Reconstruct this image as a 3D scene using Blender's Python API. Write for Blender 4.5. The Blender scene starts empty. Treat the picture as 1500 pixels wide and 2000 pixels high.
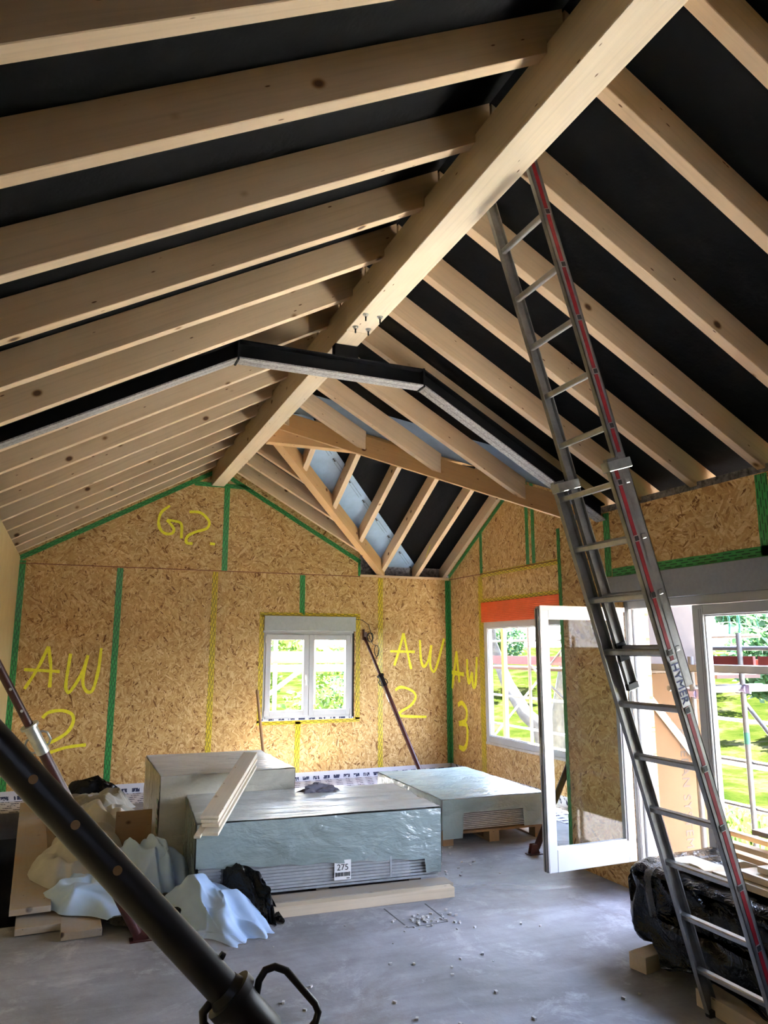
import bpy, bmesh, math, random
from mathutils import Vector, Matrix, noise
random.seed(7)
S = bpy.context.scene
COL = S.collection
# ------------------------------------------------------------------ camera
F_PX = 1451.3; YAW = 0.3949; PITCH = 0.183; CAM_H = 1.85
cy, sy, cp, sp = math.cos(YAW), math.sin(YAW), math.cos(PITCH), math.sin(PITCH)
fw = Vector((sy*cp, cy*cp, sp)); rt = Vector((cy, -sy, 0)); up = rt.cross(fw)
cam = bpy.data.cameras.new('camera'); camo = bpy.data.objects.new('camera', cam); COL.objects.link(camo)
cam.sensor_fit = 'HORIZONTAL'; cam.sensor_width = 36; cam.lens = F_PX/1500*36; cam.clip_start = 0.05; cam.clip_end = 500
M = Matrix((rt, up, -fw)).transposed().to_4x4(); M.translation = (0, 0, CAM_H); camo.matrix_world = M
S.camera = camo
# ------------------------------------------------------------------ light
EXPOSURE = 2.55
SKY = 5.5; SUN = 60.0
w = bpy.data.worlds.new('sky'); S.world = w; w.use_nodes = True
nt = w.node_tree; nt.nodes.clear()
out = nt.nodes.new('ShaderNodeOutputWorld'); bg = nt.nodes.new('ShaderNodeBackground')
tc = nt.nodes.new('ShaderNodeTexCoord'); sepw = nt.nodes.new('ShaderNodeSeparateXYZ'); rw = nt.nodes.new('ShaderNodeValToRGB')
nt.links.new(tc.outputs['Generated'], sepw.inputs[0]); nt.links.new(sepw.outputs[2], rw.inputs[0])
rw.color_ramp.elements[0].position = 0.0; rw.color_ramp.elements[0].color = (0.90, 0.92, 1.0, 1)
rw.color_ramp.elements[1].position = 0.6; rw.color_ramp.elements[1].color = (0.52, 0.64, 1.0, 1)
nt.links.new(rw.outputs[0], bg.inputs[0]); bg.inputs[1].default_value = SKY
nt.links.new(bg.outputs[0], out.inputs[0])
sl = bpy.data.lights.new('sun', 'SUN'); sl.energy = SUN; sl.angle = 0.01; sl.color = (1.0, 0.95, 0.86)
so = bpy.data.objects.new('sun', sl); COL.objects.link(so)
so.rotation_euler = Vector((-0.16, -0.45, -0.88)).to_track_quat('-Z', 'Y').to_euler()
S.view_settings.view_transform = 'Standard'; S.view_settings.look = 'None'
S.view_settings.gamma = 1; S.view_settings.use_curve_mapping = False; S.view_settings.exposure = EXPOSURE
S.cycles.use_denoising = True
S.cycles.max_bounces = 9; S.cycles.diffuse_bounces = 6; S.cycles.glossy_bounces = 3; S.cycles.transparent_max_bounces = 12
S.cycles.sample_clamp_indirect = 6.0
S.cycles.caustics_reflective = False; S.cycles.caustics_refractive = False
# ------------------------------------------------------------------ key sizes
XL = -0.67; XD = 4.20; XO = 5.578; YB = 10.67; YC = 5.81; ZS = 2.95
XC = 1.833; ZP = 4.451; SL = 0.56; YV = 8.12; RH = 0.206
B1 = 1.737; B2 = 1.929; ZB = 4.186
def zr(x): return ZP - SL*abs(x-XC)
def zy(y): return ZP - SL*abs(y-YV)

# ------------------------------------------------------------------ node helpers
class NT:
    def __init__(s, name):
        s.m = bpy.data.materials.new(name); s.m.use_nodes = True; s.t = s.m.node_tree
        s.t.nodes.clear(); s.out = s.n('ShaderNodeOutputMaterial'); s.b = s.n('ShaderNodeBsdfPrincipled')
        s.l(s.b.outputs[0], s.out.inputs[0])
    def n(s, t, **k):
        x = s.t.nodes.new(t)
        for a, v in k.items(): setattr(x, a, v)
        return x
    def l(s, a, b): s.t.links.new(a, b)
    def val(s, sock, v):
        if hasattr(v, 'links') or hasattr(v, 'is_linked'): s.l(v, sock)
        else: sock.default_value = v
    def math(s, op, a, b=0.0, c=None):
        x = s.n('ShaderNodeMath', operation=op); s.val(x.inputs[0], a); s.val(x.inputs[1], b)
        if c is not None: s.val(x.inputs[2], c)
        return x.outputs[0]
    def mix(s, f, a, b, mode='MIX'):
        x = s.n('ShaderNodeMix', data_type='RGBA', blend_type=mode)
        s.val(x.inputs[0], f)
        for i, v in ((6, a), (7, b)):
            if isinstance(v, tuple): x.inputs[i].default_value = v if len(v) == 4 else (*v, 1)
            else: s.l(v, x.inputs[i])
        return x.outputs[2]
    def ramp(s, f, stops, interp='LINEAR'):
        x = s.n('ShaderNodeValToRGB'); x.color_ramp.interpolation = interp
        e = x.color_ramp.elements
        while len(e) < len(stops): e.new(0.5)
        for i, (p, c) in enumerate(stops):
            e[i].position = p; e[i].color = (*c, 1) if len(c) == 3 else c
        s.l(f, x.inputs[0]); return x.outputs[0]
    def coord(s, kind='Object'): return s.n('ShaderNodeTexCoord').outputs[kind]
    def mapping(s, v, scale=(1, 1, 1), loc=(0, 0, 0), rot=(0, 0, 0)):
        x = s.n('ShaderNodeMapping'); s.l(v, x.inputs[0])
        x.inputs['Scale'].default_value = scale; s.val(x.inputs['Location'], loc); x.inputs['Rotation'].default_value = rot
        return x.outputs[0]
    def noise(s, v, scale, detail=3, rough=0.5, dist=0.0):
        x = s.n('ShaderNodeTexNoise'); s.l(v, x.inputs['Vector']); x.inputs['Scale'].default_value = scale
        x.inputs['Detail'].default_value = detail; x.inputs['Roughness'].default_value = rough; x.inputs['Distortion'].default_value = dist
        return x.outputs[0]
    def vor(s, v, scale, out='Distance', feature='F1', rnd=1.0):
        x = s.n('ShaderNodeTexVoronoi', feature=feature); s.l(v, x.inputs['Vector']); x.inputs['Scale'].default_value = scale
        x.inputs['Randomness'].default_value = rnd
        return x.outputs[out]
    def bump(s, h, strength=0.3, dist=0.01):
        x = s.n('ShaderNodeBump'); x.inputs['Strength'].default_value = strength; x.inputs['Distance'].default_value = dist
        s.l(h, x.inputs['Height']); s.l(x.outputs[0], s.b.inputs['Normal'])
    def base(s, c): s.val(s.b.inputs['Base Color'], (*c, 1) if isinstance(c, tuple) and len(c) == 3 else c)
    def set(s, rough=0.5, metal=0.0, spec=None):
        s.val(s.b.inputs['Roughness'], rough); s.val(s.b.inputs['Metallic'], metal)
        if spec is not None: s.b.inputs['Specular IOR Level'].default_value = spec
        return s

def simple(name, c, rough=0.6, metal=0.0, var=0.12, scale=8.0, bump=0.0, spec=None):
    t = NT(name); v = t.coord(); n = t.noise(v, scale, 4, 0.6)
    d = tuple(max(0, x*(1-var*1.6)) for x in c); l = tuple(min(1, x*(1+var)) for x in c)
    t.base(t.ramp(n, [(0.3, d), (0.7, l)])); t.set(rough, metal, spec)
    if bump: t.bump(t.noise(v, scale*4, 3), bump, 0.004)
    return t.m

def osb_mat(name, plane, horizontal=False, tint=(1, 1, 1)):
    t = NT(name); sp_ = t.n('ShaderNodeSeparateXYZ'); t.l(t.coord(), sp_.inputs[0])
    cb = t.n('ShaderNodeCombineXYZ'); a = sp_.outputs[0 if plane == 'xz' else 1]; b = sp_.outputs[2]
    if horizontal: a, b = b, a
    t.l(a, cb.inputs[0]); t.l(b, cb.inputs[1]); P = cb.outputs[0]
    def layer(off, spread, cell, su, sv):
        p = t.mapping(P, loc=off)
        c = t.vor(p, cell, 'Color'); sc = t.n('ShaderNodeSeparateColor'); t.l(c, sc.inputs[0])
        ang = t.math('MULTIPLY', t.math('SUBTRACT', sc.outputs[0], 0.5), spread)
        r = t.n('ShaderNodeVectorRotate', rotation_type='Z_AXIS'); t.l(p, r.inputs['Vector']); t.l(ang, r.inputs['Angle'])
        q = t.mapping(r.outputs[0], scale=(su, sv, 1))
        c2 = t.vor(q, 1.0, 'Color'); s2 = t.n('ShaderNodeSeparateColor'); t.l(c2, s2.inputs[0])
        return s2.outputs[0], s2.outputs[1]
    v1, m1 = layer((0, 0, 0), 2.2, 8, 40, 8)
    v2, m2 = layer((3.3, 1.7, 0), 2.6, 10, 50, 9.5)
    v3, m3 = layer((7.1, 5.2, 0), 3.0, 13, 80, 15)
    v = t.n('ShaderNodeMix'); t.l(t.math('GREATER_THAN', m1, 0.5), v.inputs[0]); t.l(v1, v.inputs[2]); t.l(v2, v.inputs[3])
    vv = t.n('ShaderNodeMix'); t.l(t.math('GREATER_THAN', m3, 0.72), vv.inputs[0]); t.l(v.outputs[0], vv.inputs[2]); t.l(v3, vv.inputs[3])
    val = vv.outputs[0]
    k = lambda c: (c[0]*.93, c[1]*.90, c[2]*.80)
    col = t.ramp(val, [(0.0, k((0.20, 0.08, 0.02))), (0.05, k((0.38, 0.20, 0.065))), (0.18, k((0.56, 0.33, 0.125))), (0.6, k((0.68, 0.44, 0.19))), (1.0, k((0.86, 0.64, 0.36)))])
    big = t.noise(P, 1.3, 3)
    col = t.mix(0.35, col, t.ramp(big, [(0.3, (0.62, 0.6, 0.58)), (0.7, (1, 1, 1))]), 'MULTIPLY')
    fine = t.noise(t.mapping(P, scale=(90, 30, 1)), 1.0, 2)
    col = t.mix(0.35, col, t.ramp(fine, [(0.3, (0.7, 0.66, 0.6)), (0.6, (1, 1, 1))]), 'MULTIPLY')
    t.base(col); t.set(0.62, 0, 0.3); t.bump(val, 0.25, 0.004)
    return t.m

def wood_mat(name, light, dark, knots=True, rough=0.6, dirt=0.0):
    t = NT(name); oi = t.n('ShaderNodeObjectInfo'); P0 = t.coord()
    ofs = t.n('ShaderNodeVectorMath', operation='SCALE'); cbo = t.n('ShaderNodeCombineXYZ')
    for i in range(3): t.l(oi.outputs['Random'], cbo.inputs[i])
    t.l(cbo.outputs[0], ofs.inputs[0]); ofs.inputs['Scale'].default_value = 37.0
    ad = t.n('ShaderNodeVectorMath', operation='ADD'); t.l(P0, ad.inputs[0]); t.l(ofs.outputs[0], ad.inputs[1]); P = ad.outputs[0]
    warp = t.noise(t.mapping(P, scale=(1.2, 6, 6)), 1.0, 2)
    wv = t.n('ShaderNodeVectorMath', operation='ADD'); cw = t.n('ShaderNodeCombineXYZ')
    t.l(t.math('MULTIPLY', warp, 0.05), cw.inputs[1]); t.l(t.math('MULTIPLY', warp, 0.05), cw.inputs[2])
    t.l(P, wv.inputs[0]); t.l(cw.outputs[0], wv.inputs[1])
    g = t.noise(t.mapping(wv.outputs[0], scale=(1.0, 60, 60)), 1.0, 4, 0.6)
    blot = t.noise(t.mapping(P, scale=(1.5, 5, 5)), 1.0, 3)
    mid = tuple((a+b)/2 for a, b in zip(light, dark))
    col = t.ramp(g, [(0.25, tuple(a*.72+b*.28 for a, b in zip(light, mid))), (0.48, light), (0.75, tuple(min(1, x*1.05) for x in light))])
    col = t.mix(0.5, col, t.ramp(blot, [(0.35, (0.88, 0.82, 0.74)), (0.65, (1, 1, 1))]), 'MULTIPLY')
    if knots:
        kp = t.mapping(P, scale=(3.2, 4.6, 4.6)); d = t.vor(kp, 1.0, 'Distance')
        kd = t.ramp(d, [(0.06, tuple(x*.6 for x in dark)), (0.085, mid), (0.14, (1, 1, 1))])
        km = t.ramp(d, [(0.085, (1, 1, 1)), (0.14, (0, 0, 0))])
        col = t.mix(km, col, t.mix(0.95, col, kd, 'MULTIPLY'))
        sk = t.mapping(P, scale=(5.0, 17, 17), loc=(3, 3, 3)); d2 = t.vor(sk, 1.0, 'Distance')
        col = t.mix(t.ramp(d2, [(0.05, (1, 1, 1)), (0.08, (0, 0, 0))]), col, dark)
    if dirt:
        dn = t.noise(P, 3.0, 6, 0.7)
        col = t.mix(t.ramp(dn, [(0.35, (dirt,)*3), (0.65, (0, 0, 0))]), col, (0.36, 0.34, 0.32))
    tint = t.ramp(oi.outputs['Random'], [(0, (0.88, 0.85, 0.82)), (1, (1, 1, 1))])
    col = t.mix(1.0, col, tint, 'MULTIPLY')
    t.base(col); t.set(rough, 0, 0.3); t.bump(g, 0.12, 0.002)
    return t.m

MAT = {}
MAT['osb_low'] = osb_mat('osb_board_back', 'xz')
MAT['osb_gable'] = osb_mat('osb_board_gable', 'xz', True)
MAT['osb_side'] = osb_mat('osb_board_side', 'yz')
MAT['osb_side_h'] = osb_mat('osb_board_side_horizontal', 'yz', True)
MAT['pine'] = wood_mat('planed_spruce', (0.73, 0.55, 0.36), (0.16, 0.07, 0.028))
MAT['glulam'] = wood_mat('glued_spruce', (0.84, 0.70, 0.50), (0.22, 0.11, 0.05))
MAT['pine_orange'] = wood_mat('solid_spruce_warm', (0.60, 0.37, 0.17), (0.18, 0.08, 0.03))
MAT['board_grey'] = wood_mat('weathered_board', (0.42, 0.33, 0.23), (0.16, 0.10, 0.06), True, 0.8, 0.8)
MAT['board_pale'] = wood_mat('sawn_board', (0.72, 0.60, 0.44), (0.25, 0.15, 0.08), True, 0.7, 0.15)
MAT['board_white'] = wood_mat('pale_lath', (0.80, 0.74, 0.62), (0.35, 0.24, 0.14), True, 0.6, 0.0)
MAT['plank_left'] = wood_mat('pale_left_wall_wood', (0.66, 0.52, 0.26), (0.3, 0.2, 0.08), False)
MAT['pallet'] = wood_mat('pallet_wood', (0.36, 0.23, 0.12), (0.1, 0.05, 0.03))
MAT['stick'] = wood_mat('broom_stick_wood', (0.50, 0.30, 0.16), (0.2, 0.1, 0.05), False)

def membrane_mat():
    t = NT('black_roof_membrane'); v = t.coord(); n = t.noise(v, 2.0, 5, 0.6)
    t.base(t.ramp(n, [(0.3, (0.0012, 0.0012, 0.0016)), (0.75, (0.003, 0.003, 0.0037))])); t.set(0.8, 0, 0.12)
    t.bump(t.noise(v, 5.0, 4, 0.6), 0.4, 0.02); return t.m
MAT['deck'] = membrane_mat()

def concrete_mat():
    t = NT('dusty_concrete'); v = t.coord()
    a = t.noise(v, 0.9, 6, 0.65, 0.6); b = t.noise(v, 7.0, 6, 0.7); c = t.noise(t.mapping(v, scale=(0.7, 3.2, 1), rot=(0, 0, 0.5)), 1.6, 5, 0.6, 1.2)
    col = t.ramp(a, [(0.28, (0.21, 0.205, 0.205)), (0.5, (0.32, 0.315, 0.33)), (0.72, (0.43, 0.43, 0.45))])
    col = t.mix(0.55, col, t.ramp(c, [(0.35, (0.68, 0.67, 0.66)), (0.6, (1, 1, 1))]), 'MULTIPLY')
    col = t.mix(0.5, col, t.ramp(b, [(0.3, (0.72, 0.7, 0.69)), (0.65, (1, 1, 1))]), 'MULTIPLY')
    sp_ = t.vor(v, 26, 'Distance'); col = t.mix(t.ramp(sp_, [(0.04, (0.85,)*3), (0.07, (0, 0, 0))]), col, (0.13, 0.12, 0.11))
    ck = t.vor(t.mapping(v, scale=(1, 1, 0), loc=(.4, .2, 0), rot=(0, 0, .35)), 0.22, 'Distance', 'DISTANCE_TO_EDGE')
    col = t.mix(t.ramp(ck, [(0.0, (0.4,)*3), (0.0015, (0, 0, 0))]), col, (0.14, 0.13, 0.12))
    st = t.noise(t.mapping(v, loc=(5, 2, 0)), 1.1, 6, 0.75, 0.8)
    col = t.mix(t.ramp(st, [(0.56, (0, 0, 0)), (0.72, (0.55,)*3)]), col, (0.17, 0.135, 0.10))
    du = t.noise(t.mapping(v, loc=(1, 9, 0)), 2.2, 7, 0.8, 0.4)
    col = t.mix(t.ramp(du, [(0.54, (0, 0, 0)), (0.70, (0.6,)*3)]), col, (0.56, 0.55, 0.56))
    t.base(col); t.set(0.62, 0, 0.35); t.bump(b, 0.5, 0.008); return t.m
MAT['concrete'] = concrete_mat()
MAT['concrete_dark'] = simple('raw_concrete', (0.10, 0.10, 0.095), 0.9, 0, 0.25, 4, 0.3)

def tape_mat(name, c, dark):   # local x runs along the tape, printed dashes
    t = NT(name); s_ = t.n('ShaderNodeSeparateXYZ'); t.l(t.coord(), s_.inputs[0]); x, y = s_.outputs[0], s_.outputs[1]
    row = t.math('FLOOR', t.math('MULTIPLY', y, 52.0))
    xx = t.math('ADD', t.math('MULTIPLY', x, 9.0), t.math('MULTIPLY', row, 0.43))
    fx = t.math('FRACT', xx); fy = t.math('FRACT', t.math('MULTIPLY', y, 52.0))
    m = t.math('MULTIPLY', t.math('LESS_THAN', fx, 0.62), t.math('LESS_THAN', fy, 0.38))
    n = t.noise(t.coord(), 25, 3)
    col = t.mix(m, t.ramp(n, [(0.3, tuple(q*0.75 for q in c)), (0.7, c)]), dark)
    t.base(col); t.set(0.35, 0, 0.5); t.bump(n, 0.4, 0.003); return t.m
MAT['green'] = tape_mat('green_tape', (0.05, 0.34, 0.085), (0.008, 0.06, 0.02, 1))
MAT['yellow'] = tape_mat('yellow_tape', (0.68, 0.50, 0.02), (0.07, 0.05, 0.005, 1))

def logo_mat():
    t = NT('white_printed_membrane'); s_ = t.n('ShaderNodeSeparateXYZ'); t.l(t.coord(), s_.inputs[0])
    u = t.math('ADD', s_.outputs[0], t.math('MULTIPLY', s_.outputs[1], 0.35)); y = t.math('MULTIPLY', t.math('SUBTRACT', s_.outputs[1], s_.outputs[2]), 8.5)
    row = t.math('FLOOR', y); fx = t.math('FRACT', t.math('ADD', t.math('MULTIPLY', u, 6.5), t.math('MULTIPLY', row, 0.5))); fy = t.math('FRACT', y)
    m = t.math('MULTIPLY', t.math('LESS_THAN', fx, 0.62), t.math('LESS_THAN', fy, 0.36))
    gl = t.math('GREATER_THAN', t.noise(t.mapping(t.coord(), scale=(60, 20, 20)), 1.0, 1), 0.42)
    col = t.mix(t.math('MULTIPLY', m, gl), (0.62, 0.62, 0.68), (0.05, 0.055, 0.10))
    t.base(col); t.set(0.9, 0, 0.1); t.bump(t.noise(t.coord(), 6, 3), 0.3, 0.01); return t.m
MAT['logo'] = logo_mat()

def metal_mat(name, c, rough, dirt=0.5):
    t = NT(name); v = t.coord(); n = t.noise(v, 9, 6, 0.7); s2 = t.noise(t.mapping(v, scale=(25, 25, 2)), 1, 3)
    col = t.ramp(n, [(0.3, tuple(x*(1-dirt) for x in c)), (0.6, c)]); col = t.mix(0.3, col, t.ramp(s2, [(0.3, (0.6, 0.6, 0.6)), (0.6, (1, 1, 1))]), 'MULTIPLY')
    t.base(col); t.set(rough, 0.85); t.bump(n, 0.1, 0.002); return t.m
MAT['alu'] = metal_mat('scuffed_aluminium', (0.40, 0.39, 0.37), 0.38, 0.35)
MAT['alu_rung'] = metal_mat('worn_aluminium_rung', (0.58, 0.57, 0.54), 0.32, 0.3)
MAT['galv'] = metal_mat('galvanised_steel', (0.55, 0.56, 0.52), 0.35, 0.3)
MAT['scaffold'] = simple('scaffold_tube', (0.10, 0.10, 0.105), 0.5, 0.2)
MAT['steel_black'] = simple('primed_black_steel', (0.0035, 0.0035, 0.0045), 0.6, 0, 0.2, spec=0.15)
def flange_mat():
    t = NT('speckled_steel_flange'); n = t.noise(t.coord(), 60, 5, 0.8)
    t.base(t.ramp(n, [(0.38, (0.17, 0.16, 0.16)), (0.62, (0.42, 0.41, 0.40))])); t.set(0.45, 0.2); return t.m
MAT['flange'] = flange_mat()
MAT['prop'] = simple('dark_red_painted_steel', (0.060, 0.014, 0.012), 0.38, 0.0, 0.3, 10)
MAT['prop_dark'] = simple('brown_black_painted_steel', (0.008, 0.004, 0.004), 0.4, 0.0, 0.3, 10)
MAT['pvc'] = simple('white_pvc', (0.50, 0.50, 0.50), 0.3, 0, 0.03, 3)
MAT['gasket'] = simple('grey_window_gasket', (0.16, 0.16, 0.16), 0.5)
MAT['groove'] = simple('aluminium_window_edge', (0.55, 0.52, 0.48), 0.5, 0.1)
MAT['box_grey'] = simple('grey_shutter_foam', (0.28, 0.29, 0.30), 0.75, 0, 0.05, 30, 0.1)
MAT['box_light'] = simple('pale_grey_shutter_foam', (0.46, 0.48, 0.47), 0.75, 0, 0.05, 30, 0.1)
MAT['orange'] = simple('orange_shutter_box', (0.85, 0.13, 0.025), 0.5, 0, 0.05, 5)
MAT['rust'] = simple('rusty_brown_edge', (0.22, 0.075, 0.03), 0.7)
MAT['red'] = simple('ladder_red_stripe', (0.24, 0.006, 0.012), 0.4, 0, 0.2, 20)
MAT['black'] = simple('black_plastic_cap', (0.012, 0.012, 0.012), 0.5)
MAT['white'] = simple('white_paint', (0.8, 0.8, 0.8), 0.5, 0, 0.03)
MAT['navy'] = simple('navy_ink', (0.03, 0.035, 0.16), 0.5)
MAT['ink'] = simple('black_ink', (0.02, 0.02, 0.02), 0.6)
MAT['red_wood'] = simple('red_board_end', (0.65, 0.06, 0.03), 0.7)
MAT['yellow_spray'] = simple('yellow_spray_paint', (0.92, 0.86, 0.03), 0.6, 0, 0.1, 30)
MAT['felt'] = None
def felt():
    t = NT('grey_fleece_insulation'); n = t.noise(t.coord(), 22, 6, 0.75)
    t.base(t.ramp(n, [(0.35, (0.08, 0.08, 0.10)), (0.65, (0.42, 0.42, 0.47))])); t.set(0.9); t.bump(n, 0.8, 0.02); return t.m
MAT['felt'] = felt()
MAT['blue_strip'] = simple('blue_underlay', (0.30, 0.42, 0.58), 0.6, 0, 0.08, 5, 0.1)
MAT['gyps'] = simple('plasterboard_edge', (0.56, 0.55, 0.52), 0.8, 0, 0.1, 20)
MAT['gyps_grey'] = simple('grey_board_edge', (0.33, 0.35, 0.37), 0.8, 0, 0.1, 20)
MAT['chip'] = simple('concrete_crumb', (0.55, 0.53, 0.5), 0.8)

def film_mat(name, c, alpha, rough=0.16, streak=(3, 14, 3), bump=0.9):
    t = NT(name); v = t.coord(); n = t.noise(t.mapping(v, scale=streak), 1.0, 4, 0.6, 0.5); n2 = t.noise(t.mapping(v, scale=(2.2, 4, 4)), 1.2, 4, 0.55, 0.5)
    h = t.math('ADD', t.math('ABSOLUTE', t.math('SUBTRACT', n, 0.5)), t.math('MULTIPLY', t.math('ABSOLUTE', t.math('SUBTRACT', n2, 0.5)), 1.2))
    t.base(t.ramp(n2, [(0.35, tuple(x*0.86 for x in c)), (0.65, tuple(min(1, x*1.08) for x in c))])); t.set(rough, 0, 0.25 if c[0] < .05 else 0.7)
    t.bump(h, bump, 0.03); t.b.inputs['Alpha'].default_value = alpha
    return t.m
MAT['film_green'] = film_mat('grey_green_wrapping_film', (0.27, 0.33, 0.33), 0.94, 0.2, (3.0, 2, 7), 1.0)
MAT['film_top'] = film_mat('glossy_wrapping_film', (0.66, 0.72, 0.76), 0.97, 0.30, (1.3, 16, 3), 1.0); MAT['film_top'].node_tree.nodes['Principled BSDF'].inputs['Coat Weight'].default_value = 0.1  # base whitened on pack tops to stand in for bright reflections
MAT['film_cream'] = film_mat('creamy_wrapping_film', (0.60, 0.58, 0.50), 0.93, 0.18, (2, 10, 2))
MAT['film_tallside'] = film_mat('dusty_brown_wrapping_film', (0.34, 0.30, 0.22), 0.95, 0.3, (3, 3, 5))
MAT['film_pale'] = film_mat('pale_green_wrapping_film', (0.44, 0.54, 0.52), 0.9, 0.25, (2, 7, 3), 0.8)
MAT['film_clear'] = film_mat('clear_foil', (0.7, 0.72, 0.76), 0.14, 0.15, (3, 3, 3), 0.3)
MAT['black_film'] = film_mat('black_plastic_film', (0.0025, 0.0027, 0.0034), 1.0, 0.2, (9, 9, 9), 0.8)
MAT['tarp_beige'] = simple('beige_tarpaulin', (0.50, 0.48, 0.42), 0.55, 0, 0.12, 3, 0.2)
MAT['tarp_grey'] = simple('grey_brown_tarpaulin', (0.30, 0.28, 0.23), 0.6, 0, 0.2, 4, 0.2)
MAT['tarp_blue'] = simple('pale_blue_sheet', (0.44, 0.60, 0.85), 0.45, 0, 0.06, 4, 0.15)
MAT['rag'] = simple('grey_rag', (0.18, 0.18, 0.24), 0.9, 0, 0.25, 12, 0.4)
MAT['label_print'] = MAT['white']
def glass_mat():
    t = NT('window_glass'); t.t.nodes.remove(t.b)
    tr = t.n('ShaderNodeBsdfTransparent'); tr.inputs[0].default_value = (0.95, 0.97, 0.96, 1)
    gl = t.n('ShaderNodeBsdfGlossy'); gl.inputs['Roughness'].default_value = 0.02
    lw = t.n('ShaderNodeLayerWeight'); mx = t.n('ShaderNodeMixShader'); fo = t.math('ADD', t.math('MULTIPLY', t.math('POWER', lw.outputs['Facing'], 5.0), 0.5), 0.008)
    t.l(fo, mx.inputs[0]); t.l(tr.outputs[0], mx.inputs[1]); t.l(gl.outputs[0], mx.inputs[2]); t.l(mx.outputs[0], t.out.inputs[0])
    return t.m
MAT['glass'] = glass_mat()
MAT['ext_board'] = simple('wood_fibre_board', (0.085, 0.052, 0.030), 0.9, 0, 0.05, 3, spec=0.1)
MAT['ext_white'] = simple('pale_fibre_board', (0.115, 0.096, 0.082), 0.9, 0, 0.05, 3, spec=0.1)
MAT['text_grey'] = simple('faded_stamp', (0.030, 0.021, 0.016), 0.8)
def grass_mat():
    t = NT('meadow_grass'); v = t.coord(); a = t.noise(v, 1.1, 6, 0.7); b = t.noise(v, 14, 4, 0.7)
    col = t.ramp(a, [(0.32, (0.0045, 0.0085, 0.0012)), (0.5, (0.010, 0.0125, 0.0025)), (0.66, (0.022, 0.021, 0.012))])
    col = t.mix(0.5, col, t.ramp(b, [(0.3, (0.5, 0.55, 0.4)), (0.6, (1, 1, 1))]), 'MULTIPLY')
    t.base(col); t.set(1.0, 0, 0.0); t.bump(b, 0.8, 0.05); return t.m
MAT['grass'] = grass_mat()
def leaf_mat(name, a, b):
    t = NT(name); n = t.noise(t.coord(), 3.0, 3); t.base(t.ramp(n, [(0.35, a), (0.65, b)])); t.set(0.6)
    t.b.inputs['Subsurface Weight'].default_value = 0.0
    tr = t.n('ShaderNodeBsdfTranslucent'); tr.inputs[0].default_value = (*b, 1); mx = t.n('ShaderNodeMixShader'); mx.inputs[0].default_value = 0.4
    t.l(t.b.outputs[0], mx.inputs[1]); t.l(tr.outputs[0], mx.inputs[2]); t.l(mx.outputs[0], t.out.inputs[0])
    return t.m
MAT['leaf_a'] = leaf_mat('yellow_green_leaves', (0.035, 0.085, 0.014), (0.13, 0.20, 0.03))
MAT['leaf_b'] = leaf_mat('deep_green_leaves', (0.012, 0.045, 0.014), (0.04, 0.10, 0.03))
MAT['bark'] = simple('grey_bark', (0.035, 0.032, 0.028), 0.9, 0, 0.4, 8, 0.6)
MAT['net'] = simple('green_net_cord', (0.015, 0.11, 0.075), 0.6)
MAT['toe_red'] = simple('red_toe_board', (0.10, 0.006, 0.004), 0.6)
MAT['deck_plank'] = simple('red_brown_scaffold_deck', (0.030, 0.009, 0.006), 0.7)
MAT['clamp'] = simple('violet_grey_clamp', (0.25, 0.22, 0.35), 0.4, 0.5)
MAT['far_white'] = simple('pale_gravel', (0.80, 0.77, 0.72), 0.9)  # kept very pale so the added strip reflects daylight indoors

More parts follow.
